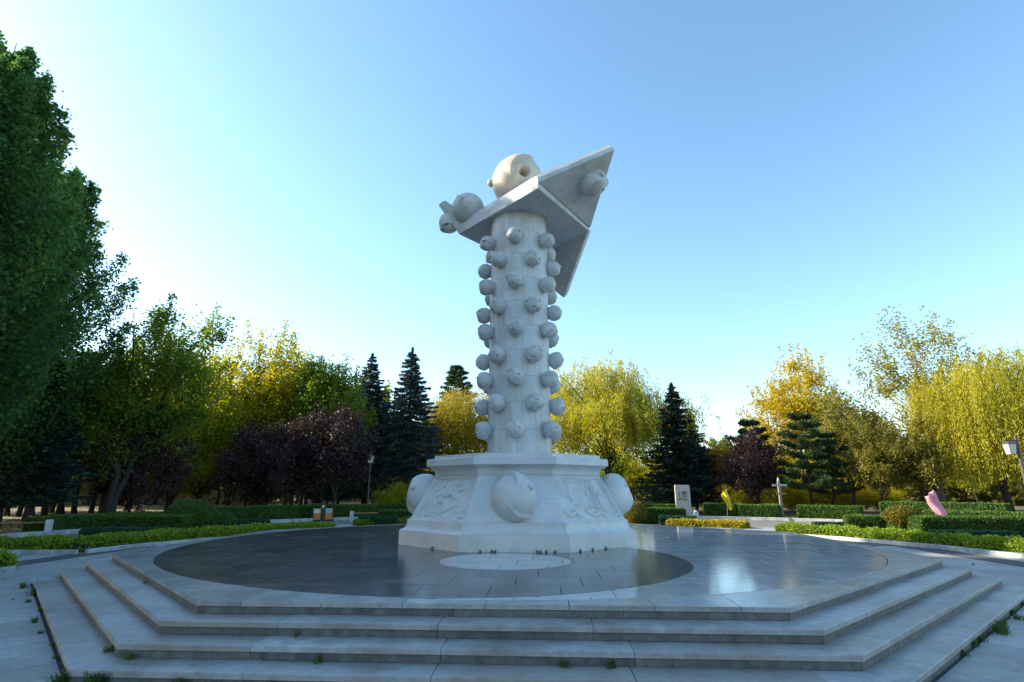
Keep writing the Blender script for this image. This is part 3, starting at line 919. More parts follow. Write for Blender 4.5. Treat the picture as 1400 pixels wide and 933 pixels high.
def make_poplar(name, seed, h, rx, base, leafm, n_leaf=60000, ls=0.16, tr=0.3):
    rng = np.random.default_rng(seed)
    acc = Acc()
    tp = trunk_path(h*0.97, (0.0, 0), 0.3, 12, rng)
    acc.tube(tp, tr*(1-np.linspace(0, 1, 12)*0.95), 9)
    pts = []
    nb = 72
    for i in range(nb):
        t = (i+rng.random())/nb
        z0 = base+(h*0.93-base)*t
        a = i*2.399+rng.normal()*0.3
        prof = (1-t)**0.75*(0.75+0.25*min(1, t*6))
        L = rx*1.75*prof*rng.uniform(0.6, 1.25)+1.1
        d = np.array([math.cos(a), math.sin(a)])
        p0 = np.array([np.interp(z0, tp[:, 2], tp[:, 0]), np.interp(z0, tp[:, 2], tp[:, 1]), z0])
        s = np.linspace(0, 1, 7)
        rise = rng.uniform(0.75, 1.15)
        out = L*(0.78*s-0.18*s*s); zz = L*rise*(0.25*s+0.62*s*s)
        path = p0+np.stack([d[0]*out, d[1]*out, zz], 1)
        acc.tube(path, np.linspace(tr*0.28*(1-0.7*t), 0.012, 7), 5)
        k = int(n_leaf/nb*(0.45+0.9*prof))
        u = rng.random(k)**0.8*0.98+0.06
        ii = u*6
        base_p = np.stack([np.interp(ii, np.arange(7), path[:, q]) for q in range(3)], 1)
        spread = (0.15+0.50*L/ (rx*1.7+1.1)*np.sin(np.clip(u, 0, 1)*PI*0.86+0.25))[:, None]
        g = rng.normal(size=(k, 3))*spread*np.array([0.8, 0.8, 0.75])
        pts.append(base_p+g)
    pts = np.concatenate(pts)
    v, q = leaves(rng, pts, ls, ls*0.85, up=0.3)
    return acc.mesh(name+'_trunk', M['bark']), npmesh(name+'_crown', v, q, [L_[leafm]])

def make_spruce(name, seed, h, rx, base, leafm, n=34000, ln=0.26, wd=0.07, tr=0.16, droop=0.25, ragged=0.15):
    rng = np.random.default_rng(seed)
    acc = Acc()
    acc.tube(trunk_path(h, (0, 0), 0.1, 8, rng), tr*(1-np.linspace(0, 1, 8)*0.93), 8)
    P = []; A = []
    z = base; br = []
    while z < h*0.985:
        t = (z-base)/(h-base)
        k = 7 if t < 0.8 else 5
        off = rng.random()*6.28
        for i in range(k):
            L = rx*((1-t)**0.82)*rng.uniform(1-ragged*1.6, 1+ragged)*(0.8+0.2*min(1, t*8))+0.10
            br.append((z+rng.normal()*0.08, off+i*2*PI/k+rng.normal()*0.15, L))
        z += (0.26+0.22*(1-t))*h/15
    tot = sum(b[2] for b in br)
    for z0, a, L in br:
        d = np.array([math.cos(a), math.sin(a), 0]); sd = np.array([-d[1], d[0], 0])
        s = np.linspace(0, 1, 5)
        path = np.array([0, 0, z0])+d*(L*s)[:, None]+np.array([0, 0, 1.0])*(L*(-droop*s+0.30*droop*3*s**3*0.6))[:, None]
        acc.tube(path, np.linspace(0.012+0.014*L, 0.006, 5), 4)
        k = max(14, int(n*L/tot))
        u = rng.random(k)**0.75
        lat = rng.normal(size=k)*0.30*L*(1.05-u)*np.minimum(1, u*4)+rng.normal(size=k)*0.05
        bp = np.stack([np.interp(u, s, path[:, q]) for q in range(3)], 1)
        hang = -np.abs(rng.normal(size=k))*0.10-np.abs(lat)*0.25
        P.append(bp+sd*lat[:, None]+np.stack([0*u, 0*u, hang+0.05], 1))
        ax_ = d*0.8+sd*np.sign(lat)[:, None]*0.7+np.array([0, 0, 0.12])
        A.append(ax_)
    kt = 260
    zt = h-np.abs(rng.normal(size=kt))*0.35
    P.append(np.stack([rng.normal(size=kt)*0.05, rng.normal(size=kt)*0.05, zt], 1)); A.append(np.tile([0, 0, 1.0], (kt, 1))+rng.normal(size=(kt, 3))*0.4)
    P = np.concatenate(P); A = np.concatenate(A)
    v, q = leaves(rng, P, ln, wd, up=0.8, axis=A)
    return acc.mesh(name+'_trunk', M['bark']), npmesh(name+'_crown', v, q, [L_[leafm]])

def make_pine(name, seed, h, rx, base, leafm, n=26000, tr=0.16, ln=0.22, wd=0.05):
    rng = np.random.default_rng(seed)
    acc = Acc()
    tp = trunk_path(h*0.97, (rng.normal()*0.03, 0.0), 0.3, 9, rng)
    acc.tube(tp, tr*(1-np.linspace(0, 1, 9)*0.9), 8)
    P = []; A = []
    nl = int(4+h*0.55)
    tuft = []
    for lv in range(nl):
        t = (lv+0.5)/nl
        z0 = base+(h*0.96-base)*t
        k = 5
        off = rng.random()*6.28
        for i in range(k):
            a = off+i*2*PI/k+rng.normal()*0.25
            L = rx*((1-t)**0.6)*rng.uniform(0.65, 1.2)+0.2
            d = np.array([math.cos(a), math.sin(a), 0]); sd = np.array([-d[1], d[0], 0])
            p0 = np.array([np.interp(z0, tp[:, 2], tp[:, 0]), np.interp(z0, tp[:, 2], tp[:, 1]), z0])
            s = np.linspace(0, 1, 5)
            path = p0+d*(L*s)[:, None]+np.array([0, 0, 1.0])*(L*(0.05*s+0.22*s*s))[:, None]
            acc.tube(path, np.linspace(0.02+0.012*L, 0.008, 5), 4)
            for u in (0.5, 0.68, 0.85, 1.0):
                if u*L < 0.3: continue
                for sgn in (-1, 0, 1):
                    c = np.array([np.interp(u, s, path[:, q]) for q in range(3)])+sd*sgn*0.26*L*(1.15-u)+rng.normal(size=3)*0.06
                    tuft.append(c)
    per = max(6, n//len(tuft))
    for c in tuft:
        g = rng.normal(size=(per, 3)); g[:, 2] = np.abs(g[:, 2])*0.7
        g /= np.linalg.norm(g, axis=1)[:, None]+1e-6
        P.append(c+g*ln*0.5*np.array([1.5, 1.5, 0.9])+rng.normal(size=(per, 3))*0.07); A.append(g)
    P = np.concatenate(P); A = np.concatenate(A)
    v, q = leaves(rng, P, ln, wd, up=0.6, axis=A)
    return acc.mesh(name+'_trunk', M['bark']), npmesh(name+'_crown', v, q, [L_[leafm]])

def make_willow(name, seed, h, rx, leafm, strands=800, n_leaf=70000, ls=0.20, tr=0.26, hang=(2.0, 5.0), fluff=0.1, base=1.8, barkm='bark'):
    rng = np.random.default_rng(seed)
    acc = Acc()
    f = bumpy(rng, 8, 0.26)
    tp = trunk_path(h*0.62, (0.03, 0), 0.4, 8, rng)
    acc.tube(tp, tr*(1-np.linspace(0, 1, 8)*0.6), 9)
    P = []; A = []
    heads = []
    for i in range(46):
        d = rng.normal(size=3); d[2] = abs(d[2])*0.9+0.05; d /= np.linalg.norm(d)
        r = rng.uniform(0.45, 0.98)*f(d[None])[0]
        c = np.array([d[0]*rx*r, d[1]*rx*r, h*0.50+d[2]*r*h*0.47])
        c[2] = min(c[2], h-0.1)
        heads.append(c)
        zt = rng.uniform(h*0.22, h*0.58)
        p0 = np.array([np.interp(zt, tp[:, 2], tp[:, 0]), np.interp(zt, tp[:, 2], tp[:, 1]), zt])
        m_ = p0*0.45+c*0.55+np.array([0, 0, 0.7])
        t = np.linspace(0, 1, 7)[:, None]
        acc.tube((1-t)**2*p0+2*t*(1-t)*m_+t*t*c, np.linspace(tr*0.4, 0.02, 7), 5)
    heads = np.array(heads)
    per = n_leaf//strands
    for i in range(strands):
        c = heads[rng.integers(len(heads))]+rng.normal(size=3)*np.array([0.75, 0.75, 0.45])*rx/4.2
        out = np.array([c[0], c[1], 0]); out /= np.linalg.norm(out)+1e-6
        L = rng.uniform(*hang)
        L = min(L, c[2]-base*rng.uniform(0.8, 1.6))
        if L < 0.5: L = 0.5
        u = rng.random(per)
        b = out*rng.uniform(0.15, 0.7)+rng.normal(size=3)*0.12
        x = np.sin(np.clip(u*2.2, 0, PI/2))
        p = c+b*x[:, None]+np.stack([0*u, 0*u, 0.25*np.sin(u*3)-L*u**1.25], 1)
        P.append(p+rng.normal(size=(per, 3))*fluff)
        A.append(np.tile(np.array([0, 0, -1.0])+out*0.15, (per, 1)))
    P = np.concatenate(P); A = np.concatenate(A)
    v, q = leaves(rng, P, ls, ls*0.34, up=0.2, axis=A)
    return acc.mesh(name+'_trunk', M[barkm]), npmesh(name+'_crown', v, q, [L_[leafm]])

def plant_tree(name, meshes, x, y, label, group=None, rz=0.0, s=1.0, sz=None, cat='tree'):
    e = empty(name, (x, y, -0.02), rz)
    e.scale = (s, s, sz if sz else s)
    link('trunk', meshes[0], e); link('crown', meshes[1], e)
    prop(e, label, cat, group)
    return e

# poplars at the left edge and the row that shades the square
pop1 = make_poplar('poplar', 5, 27.5, 4.4, 2.5, 'poplar', 85000, 0.17, 0.34)
pop2 = make_poplar('poplar', 9, 22.6, 3.9, 2.2, 'poplar', 70000, 0.17, 0.30)
plant_tree('poplar_tree', pop1, -28.6, 9.6, 'tallest dark green poplar, its crown rising above every other tree')
plant_tree('poplar_tree', pop2, -28.6, 15.2, 'second tall poplar with plumes lit yellow beside the tallest poplar', rz=1.0)
for i, (x, y, s, k) in enumerate([(-26.5, 3.6, 0.98, 2), (-27.0, -1.2, 1.02, 2), (-25.5, -6.2, 1.0, 2), (-26.0, -11.5, 1.0, 2), (-33.5, 5.5, 1.05, 2),
                                  (-25.5, -17, 1.0, 2), (-36, 21, 0.8, 1), (-33, -8.5, 1.1, 2), (-31, 1.2, 0.9, 2), (-30.5, -4, 0.9, 2), (-30.5, -13.5, 0.9, 2), (-22.8, -9, 0.62, 2), (-22.8, -3.6, 0.62, 2), (-22.8, 1.0, 0.6, 2), (-25.0, 6.8, 0.94, 2), (-34.5, 13.5, 0.74, 1)]):
    plant_tree('poplar_tree', pop2 if k == 2 else pop1, x, y, s=s*(1.10 if k == 2 else 1), label='dark green poplar in the row that shades the square', group='poplars shading the square', rz=i*1.7)

maple = make_broad('maple', 14, 14.2, 4.7, 3.2, 'maple', 30000, 0.20, 110, 0.34, (0.13, 0.0), sig=0.62, multi=3, spray=1.1)
plant_tree('maple_tree', maple, -26.2, 20.5, 'green spreading tree with forked dark trunk leaning over the bench hedge')
dsp = make_spruce('spruce', 3, 9.6, 2.6, 1.6, 'dspruce', 26000, 0.26, 0.08, 0.16, ragged=0.3)
plant_tree('spruce_tree', dsp, -27.3, 15.8, 'dark spruce standing behind the near stone bench')
plant_tree('spruce_tree', dsp, -29.9, 18.5, 'dark spruce half hidden behind another spruce beside the poplars', rz=2.0, s=0.9)

yg = [make_broad('autumn_tree', 31, 14.6, 4.2, 2.6, 'yellowgreen', 30000, 0.22, 110, 0.2, (0.02, 0), sig=0.62, spray=1.2),
      make_broad('autumn_tree', 32, 15.4, 4.3, 2.8, 'yellowgreen', 32000, 0.22, 120, 0.2, (-0.02, 0), sig=0.62, spray=1.4),
      make_broad('autumn_tree', 33, 13.6, 3.0, 2.6, 'maple', 22000, 0.22, 80, 0.18, sig=0.6, spray=1.0)]
plant_tree('autumn_tree', yg[0], -28.6, 34, 'yellow green autumn tree with glowing leaves beside the forked green tree')
plant_tree('autumn_tree', yg[1], -22.8, 34, 'highest yellow green autumn tree in the row behind the dark plum trees')
plant_tree('autumn_tree', yg[2], -16.9, 33, 'narrow green and yellow tree between autumn trees and blue spruces')
plant_tree('autumn_tree', yg[0], -19.6, 37, 'yellow green tree filling the gap behind the dark plum trees', rz=2.2, s=0.92)
plant_tree('autumn_tree', yg[1], -33.5, 31, 'yellow autumn tree glowing behind the forked green tree', rz=1.1, s=0.85)

yglow = make_broad('autumn_tree', 34, 9.6, 3.6, 1.5, 'yellowgreen', 26000, 0.20, 90, 0.15, sig=0.55, spray=0.9)
plant_tree('autumn_tree', yglow, -25.6, 29.5, 'low branching yellow green tree beside the left wooden signpost')
plant_tree('autumn_tree', yglow, -28.9, 31.0, 'low yellow tree behind the low branching tree at the signpost', rz=2.4, s=0.9)
plum = [make_broad('plum_tree', 41, 7.3, 3.5, 1.2, 'plum', 20000, 0.17, 80, 0.15, sig=0.5, multi=2, spray=0.6),
        make_broad('plum_tree', 42, 7.9, 3.0, 1.3, 'plum', 20000, 0.17, 80, 0.15, sig=0.5, multi=2, spray=0.7)]
plant_tree('plum_tree', plum[0], -19.9, 28.8, s=0.92, label= 'dark purple plum tree behind the far clipped hedge, wide low crown')
plant_tree('plum_tree', plum[1], -14.0, 27.2, 'purple leaved plum tree behind the twin litter bins')
plant_tree('plum_tree', plum[0], -26.9, 23.5, 'dark plum tree under the forked green tree', rz=2.0, s=0.85)
plant_tree('plum_tree', plum[1], -17.3, 27.6, 'purple plum tree between two other plum trees', rz=1.4, s=0.88)

blue = [make_spruce('spruce', 51, 15.6, 4.7, 1.8, 'blue', 60000, 0.26, 0.085, 0.2, ragged=0.2), make_spruce('spruce', 52, 15.7, 4.4, 2.6, 'blue', 60000, 0.26, 0.085, 0.2, ragged=0.2)]
plant_tree('spruce_tree', blue[0], -15.0, 39.5, 'blue spruce half hidden behind the purple plum tree')
plant_tree('spruce_tree', blue[1], -10.5, 37.5, 'taller blue spruce with bare lower trunk beside the golden tree')
plant_tree('spruce_tree', dsp, -17.2, 35.5, 'small dark spruce tucked beside the blue spruces', s=0.85)

gw = make_willow('golden_tree', 61, 14.4, 4.0, 'gwillow', 1500, 70000, 0.19, 0.24, (1.0, 5.0), 0.30, 1.6)
plant_tree('golden_tree', gw, -6.9, 46, 'olive gold round crowned tree seen between spruces and monument')
bigpine = make_pine('pine', 71, 19.6, 3.9, 8.0, 'pine', 26000, 0.22, 0.4, 0.10)
plant_tree('pine_tree', bigpine, -8.6, 61, 'tall pine whose green top shows above the golden tree')

w1 = make_willow('willow', 81, 14.8, 6.3, 'willow', 1900, 115000, 0.20, 0.32, (1.2, 4.2), 0.16, 2.6)
plant_tree('willow_tree', w1, 8.6, 38, 'broad yellow green willow with rounded crown beside the monument')
s3 = make_spruce('spruce', 53, 11.2, 3.4, 1.2, 'dspruce', 36000, 0.28, 0.085, 0.2, ragged=0.35, droop=0.15)
plant_tree('spruce_tree', s3, 13.8, 33, 'dark spruce behind the carved upright stone')
plant_tree('spruce_tree', s3, 16.6, 37.5, 'dark spruce tucked behind the spruce at the carved stone', rz=1.5, s=0.82)
og = make_broad('orange_tree', 91, 6.4, 2.4, 1.2, 'orange', 14000, 0.18, 60, 0.1, sig=0.45, multi=2)
plant_tree('orange_tree', og, 19.3, 39, 'small orange leaved tree between dark spruce and purple tree')
plant_tree('plum_tree', plum[1], 19.2, 30, 'purple brown tree beside the yellow flag', s=0.80, rz=0.7)
pnR = make_pine('pine', 72, 8.3, 2.5, 1.6, 'pine', 24000, 0.14, 0.26, 0.06)
plant_tree('pine_tree', pnR, 21.0, 34, 'small pine rising behind the purple brown tree', rz=0.4)
plant_tree('pine_tree', pnR, 22.6, 28, 'dark layered pine next to the weathered signpost', s=0.98)
plant_tree('pine_tree', pnR, 24.6, 29, 'low pine crown beside the layered pine', rz=2.2, s=0.8)
y1 = make_broad('yellow_tree', 95, 15.4, 4.6, 3.0, 'gold', 36000, 0.22, 105, 0.2, (0.01, 0), sig=0.6, open_=0.25, shape=-0.1, spray=1.8)
plant_tree('yellow_tree', y1, 30.0, 44, 'tall golden yellow tree with upswept sprays behind the pines')
br = make_broad('olive_tree', 96, 9.6, 3.0, 2.2, 'olive', 18000, 0.2, 70, 0.16, (0.06, 0), sig=0.5, spray=0.9)
plant_tree('olive_tree', br, 28.6, 33, 'olive brown tree with leaning trunk beside the golden yellow tree')
plant_tree('orange_tree', og, 36.0, 44, 'orange topped tree between golden tree and sparse ash', s=1.7)
ash = make_broad('ash_tree', 97, 16.2, 5.2, 4.0, 'ash', 22000, 0.20, 120, 0.24, sig=0.5, open_=0.7, spray=1.4, barkm='barkpale')
plant_tree('ash_tree', ash, 34.4, 31, 'tall sparse yellowing tree with open airy crown near the willow')
plant_tree('olive_tree', br, 26.4, 25.5, 'low round olive tree behind the bronze topiary', s=0.66, rz=1.0)
plant_tree('olive_tree', br, 29.2, 25.2, 'small olive tree with several trunks behind the pink flag', s=0.72, rz=2.6)
w2 = make_willow('willow', 82, 13.0, 4.8, 'willow', 1300, 90000, 0.17, 0.26, (3.5, 7.5), 0.07, 2.4)
plant_tree('willow_tree', w2, 34.8, 24.8, 'weeping willow with long hanging yellow green strands by the lantern lamp')
plant_tree('willow_tree', w2, 39.5, 27.5, 'second weeping willow behind the one by the lantern lamp', rz=2.0, s=1.05)

# grove trunks and the trees that close the view
grove = make_broad('grove_tree', 101, 13.0, 3.4, 4.2, 'maple', 11000, 0.34, 60, 0.2, sig=0.75, spray=1.0)
grove2 = make_broad('grove_tree', 102, 12.0, 3.2, 4.0, 'yellowgreen', 11000, 0.34, 60, 0.18, sig=0.75, spray=1.0)
gr = random.Random(77)
k = 0
for i in range(46):
    x = gr.uniform(-58, -15); y = gr.uniform(33, 66)
    if x > -34 and y < 42: y += 10
    ang = math.degrees(math.atan2(x, y+16.6))
    if ang < -46: continue
    plant_tree('grove_tree', grove if gr.random() < 0.6 else grove2, x, y, 'slim dark trunked tree in the shady grove behind the hedge',
               'trees of the shady grove', rz=gr.uniform(0, 6), s=gr.uniform(0.75, 1.0))
for i in range(22):
    x = -31-gr.random()*10-i*0.25; y = 19+i*0.75+gr.uniform(-1, 1)
    plant_tree('grove_tree', grove, x, y, 'slim dark trunked tree in the shady grove behind the hedge', 'trees of the shady grove', rz=gr.uniform(0, 6), s=gr.uniform(0.8, 0.95))
for i in range(34):
    x = gr.uniform(-12, 78); y = gr.uniform(58, 84)
    if x > 20: y -= 8
    plant_tree('grove_tree', grove2 if gr.random() < 0.65 else grove, x, y, 'low autumn tree in the open grove far behind the road',
               'trees of the open grove', rz=gr.uniform(0, 6), s=gr.uniform(0.5, 0.66))
for i in range(18):                     # unseen trees added behind the camera to block sky light from the fronts
    a = math.radians(100+160*(i+gr.random())/18); r = gr.uniform(38, 56)
    plant_tree('grove_tree', grove if gr.random() < 0.6 else grove2, r*math.sin(a), r*math.cos(a)-6, 'unseen green tree added behind the camera to dim the carved front',
               'unseen trees dimming the monument front', rz=gr.uniform(0, 6), s=gr.uniform(0.85, 1.1))
# bright shrubs under the right hand trees
shrub = make_broad('shrub', 111, 1.9, 1.3, 0.15, 'gold', 7000, 0.10, 40, 0.04, sig=0.28, multi=3)
shrubg = make_broad('shrub', 112, 2.2, 1.5, 0.15, 'yellowgreen', 7000, 0.11, 40, 0.04, sig=0.3, multi=3)
for x, y, s, g in [(24.5, 36, 1.2, 0), (27.0, 38, 1.4, 0), (29.0, 36.5, 1.1, 0), (31.5, 38, 1.3, 0), (23, 41, 1.2, 1), (19.5, 44, 1.3, 1), (33.5, 36, 1.0, 1),
                   (-10.5, 32, 1.0, 1), (-8.6, 33, 1.3, 1), (-6.4, 31, 1.0, 1), (-4.5, 36, 1.3, 1), (5, 33, 1.0, 1), (3.5, 36, 1.2, 1)]:
    plant_tree('shrub', shrubg if g else shrub, x, y, ('loose green shrub under the trees behind the road' if g else 'bright yellow shrub under the pines and olive trees'),
               'green shrubs behind the road' if g else 'yellow shrubs under the pines', rz=gr.uniform(0, 6), s=s, cat='shrub')
# far wood that closes the horizon
rng = np.random.default_rng(5)
acc_p = []
for i in range(170):
    a = math.radians(-62+124*(i+rng.random())/170); r = rng.uniform(95, 125)
    c = np.array([r*math.sin(a), r*math.cos(a)-16, rng.uniform(2.2, 4.5)])
    acc_p.append(c+rng.normal(size=(420, 3))*np.array([2.6, 2.6, 2.0]))
acc_p = np.concatenate(acc_p); acc_p = acc_p[acc_p[:, 2] > 0.1]
v, q = leaves(rng, acc_p, 0.9, 0.65, up=0.4)
prop(link('far_wood', npmesh('far_wood', v, q, [L_['olive']])), 'low mass of distant trees closing the view between the trunks', 'woodland', kind='stuff')

# ------------------------------------------------------------------ hedges
def hedge_mesh(name, path, w, h, leafm, n, ls, rough=0.03, seed=1, round_=0.08):
    """clipped hedge along a path: dark inner body and a skin of leaves"""
    rng = np.random.default_rng(seed)
    path = np.asarray(path, float)
    seg = np.linalg.norm(np.diff(path, axis=0), axis=1); cum = np.concatenate([[0], np.cumsum(seg)])
    tot = cum[-1]
    # cross section, from outer foot over the top to inner foot
    hw = w/2; rr = min(round_, hw*0.9, h*0.9)
    def sect(t):          # t 0..1 round the section -> (offset, z, normal offset, normal z)
        Ls = np.array([h-rr, rr*PI/2, w-2*rr, rr*PI/2, h-rr]); c = np.concatenate([[0], np.cumsum(Ls)]); d = t*c[-1]
        o = np.zeros_like(t); z = np.zeros_like(t); no = np.zeros_like(t); nz = np.zeros_like(t)
        m = d < c[1]; o[m] = -hw; z[m] = d[m]; no[m] = -1
        m = (d >= c[1]) & (d < c[2]); a = (d[m]-c[1])/rr; o[m] = -hw+rr-rr*np.cos(a); z[m] = h-rr+rr*np.sin(a); no[m] = -np.cos(a); nz[m] = np.sin(a)
        m = (d >= c[2]) & (d < c[3]); o[m] = -hw+rr+(d[m]-c[2]); z[m] = h; nz[m] = 1
        m = (d >= c[3]) & (d < c[4]); a = (d[m]-c[3])/rr; o[m] = hw-rr+rr*np.sin(a); z[m] = h-rr+rr*np.cos(a); no[m] = np.sin(a); nz[m] = np.cos(a)
        m = d >= c[4]; o[m] = hw; z[m] = np.maximum(0, h-rr-(d[m]-c[4])); no[m] = 1
        return o, z, no, nz
    def frame(s):
        x = np.interp(s, cum, path[:, 0]); y = np.interp(s, cum, path[:, 1])
        e = 0.05
        dx = np.interp(s+e, cum, path[:, 0])-np.interp(s-e, cum, path[:, 0]); dy = np.interp(s+e, cum, path[:, 1])-np.interp(s-e, cum, path[:, 1])
        l = np.hypot(dx, dy)+1e-9
        return x, y, -dy/l, dx/l, dx/l, dy/l
    # body
    ks = max(3, int(tot/0.5)); kt = 12
    S = np.linspace(0, tot, ks); Tt = np.linspace(0, 1, kt)
    o, z, no, nz = sect(Tt)
    V = []
    for s in S:
        x, y, nx, ny, tx, ty = [float(q) for q in frame(np.array([s]))]
        for a, b in zip(o, z): V.append((x+nx*a*0.93, y+ny*a*0.93, max(0.0, b-0.03)))
    Q = [[i*kt+j, i*kt+j+1, (i+1)*kt+j+1, (i+1)*kt+j] for i in range(ks-1) for j in range(kt-1)]
    capA = [kt//2-1, 0, kt-1, kt//2]
    for b0 in (0, (ks-1)*kt):
        for j in range(kt//2-1): Q.append([b0+j, b0+j+1, b0+kt-2-j, b0+kt-1-j])
    nb = len(Q)
    # leaves on the long surface and on both ends
    area = tot*(2*h+w); ends = 2*w*h
    n1 = int(n*area/(area+ends)); n2 = n-n1
    s = rng.random(n1)*tot; t = rng.random(n1)
    o, z, no, nz = sect(t)
    x, y, nx, ny, tx, ty = frame(s)
    lump = 0.5*np.sin(s*3.1+seed)+0.5*np.sin(s*7.3+t*9+seed*2)
    j = rough*(rng.normal(size=n1)*0.6+lump*0.7)
    P1 = np.stack([x+nx*(o+no*j), y+ny*(o+no*j), np.maximum(0.02, z+nz*j+np.abs(nz)*0)], 1)
    e = rng.random(n2) < 0.5
    sx = np.where(e, 0.0, tot); u = rng.uniform(-hw, hw, n2); zz = rng.random(n2)*h*np.sqrt(1-0.3*(np.abs(u)/hw)**4)
    x, y, nx, ny, tx, ty = frame(np.clip(sx, 0.06, tot-0.06))
    x = np.interp(sx, cum, path[:, 0]); y = np.interp(sx, cum, path[:, 1])
    out = np.where(e, -1.0, 1.0)*(0.01+rough*rng.normal(size=n2)*0.5)
    P2 = np.stack([x+nx*u+tx*out, y+ny*u+ty*out, zz], 1)
    P = np.concatenate([P1, P2])
    v, q = leaves(rng, P, ls, ls*0.62, up=0.7)
    V = np.array(V); v = np.concatenate([V, v]); q = np.concatenate([np.array(Q), q+len(V)])
    mi = np.ones(len(q), int); mi[:nb] = 0
    return npmesh(name, v, q, [M['hedgecore'], L_[leafm]], mi)

def hedge(name, path, w, h, leafm, n, ls, label, group=None, rough=0.03, seed=1, round_=0.08, z=0.0):
    c = np.mean(np.asarray(path, float), axis=0)
    me = hedge_mesh(name, np.asarray(path, float)-c, w, h, leafm, n, ls, rough, seed, round_)
    o = link(name, me, None, (c[0], c[1], z))
    return prop(o, label, 'hedge', group)

def arcp(r, d0, d1, n=24):
    return [polar(r if not callable(r) else r(math.radians(d0+(d1-d0)*i/n)), math.radians(d0+(d1-d0)*i/n)) for i in range(n+1)]

def ball_bush(name, x, y, r, h, leafm, n, ls, label, seed=1, cat='bush', z0=0.0):
    rng = np.random.default_rng(seed)
    bm = bmesh.new(); bmesh.ops.create_icosphere(bm, subdivisions=3, radius=0.90)
    for vv in bm.verts: vv.co = Vector((vv.co.x*r, vv.co.y*r, max(z0+0.02, (vv.co.z+0.80)/1.7*(h-z0)+z0-0.03)))
    core = bmmesh(name, bm, M['hedgecore'])
    d = rng.normal(size=(n, 3)); d /= np.linalg.norm(d, axis=1)[:, None]
    f = bumpy(rng, 9, 0.06)
    k = (f(d)+rng.normal(size=n)*0.03)[:, None]
    P = d*k*0.96; P = np.stack([P[:, 0]*r, P[:, 1]*r, np.maximum(z0+0.03, (P[:, 2]+0.8)/1.8*(h-z0)+z0)], 1)
    v, q = leaves(rng, P, ls, ls*0.65, up=0.6)
    e = empty(name, (x, y, 0)); prop(e, label, cat)
    link('branches', core, e); link('foliage', npmesh(name, v, q, [L_[leafm]]), e)
    return e

# beds: soil sheets, kerbs and low hedges
def bed(name, pts):
    return sheet(name, pts, 0.006, M['litter'])
left_in = arcp(14.2, -81, -37); left_out = arcp(19.9, -81, -37)
bed('planting_bed', left_in+left_out[::-1])
back_in = arcp(16.6, -29, 40); back_out = arcp(20.1, -29, 40)
bed('planting_bed', back_in+back_out[::-1])
right_in = arcp(15.2, 49, 100); right_out = arcp(20.1, 49, 100)
bed('planting_bed', right_in+right_out[::-1])
wl_in = arcp(12.9, -96.5, -125); wl_out = arcp(19.9, -93.5, -125)
bed('planting_bed', wl_in+wl_out[::-1])

kerb_me = {}
def kerb(name, path, w, h, ln, label=None, z=0.0):
    root = empty(name); prop(root, kind='structure')
    path = np.asarray(path, float)
    seg = np.linalg.norm(np.diff(path, axis=0), axis=1); cum = np.concatenate([[0], np.cumsum(seg)]); tot = cum[-1]
    nst = max(1, int(round(tot/ln)))
    key = (w, h, round(tot/nst, 3))
    if key not in kerb_me:
        kerb_me[key] = boxmesh('kerb_stone', M['kerb'], (0, 0, h/2, tot/nst-0.012, w, h), bev=0.015)
    for i in range(nst):
        s = (i+0.5)*tot/nst
        x = np.interp(s, cum, path[:, 0]); y = np.interp(s, cum, path[:, 1])
        d = np.array([np.interp(s+0.1, cum, path[:, q])-np.interp(s-0.1, cum, path[:, q]) for q in (0, 1)])
        link('kerb_stone', kerb_me[key], root, (x, y, z+gr.uniform(-0.008, 0.004)), (gr.uniform(-0.02, 0.02), 0, math.atan2(d[1], d[0])+gr.uniform(-0.006, 0.006)))
    return root
kerb('bed_kerb', arcp(14.05, -80.5, -37), 0.16, 0.13, 0.8)
kerb('bed_kerb', [polar(14.2, math.radians(-81.3)), polar(19.6, math.radians(-84.5))], 0.16, 0.13, 0.8)
kerb('bed_kerb', arcp(15.05, 49, 100), 0.20, 0.14, 0.85)
kerb('bed_kerb', arcp(16.5, -29, 40), 0.16, 0.12, 0.8)
kerb('bed_kerb', [polar(12.8, math.radians(-97.5)), polar(16.5, math.radians(-94.6)), polar(20, math.radians(-93))], 0.18, 0.14, 0.8)
kerb('bed_kerb', arcp(12.75, -98.2, -112), 0.18, 0.14, 0.8)
kerb('road_kerb', [(polar(kerb_r(math.radians(a))+0.05, math.radians(a))) for a in range(-84, 86, 2)], 0.30, 0.20, 1.0)

hedge('low_hedge', [polar(19.3, math.radians(-82.6)), polar(16.6, math.radians(-80.9)), polar(14.9, math.radians(-78.5)), polar(14.75, math.radians(-74))]+arcp(14.75, -72, -37.5), 0.85, 0.40, 'privet', 36000, 0.085,
      'long low yellow green hedge along the bed before the near stone bench', rough=0.07, seed=3, round_=0.2)
hedge('low_hedge', arcp(19.0, -29, -18), 0.9, 0.30, 'privet', 9000, 0.10, 'short low yellow green hedge on the road near the litter bins', rough=0.06, seed=4, round_=0.15)
hedge('low_hedge', arcp(19.0, 27, 39.5), 1.1, 0.30, 'ypriv', 9000, 0.10, 'short low bright yellow hedge at the sunlit road near the carved stone', rough=0.06, seed=5, round_=0.15)
hedge('low_hedge', arcp(15.75, 49.3, 99), 0.85, 0.42, 'privet', 36000, 0.085, 'long low yellow green hedge along the bed with the bronze topiary', rough=0.07, seed=6, round_=0.2)
hedge('low_hedge', [(-12.9, -2.15), (-15.8, -0.55), (-19.5, -0.1)], 1.0, 0.40, 'privet', 14000, 0.085, 'low yellow green hedge ending at a kerb corner beside the steps', rough=0.07, seed=7, round_=0.2)

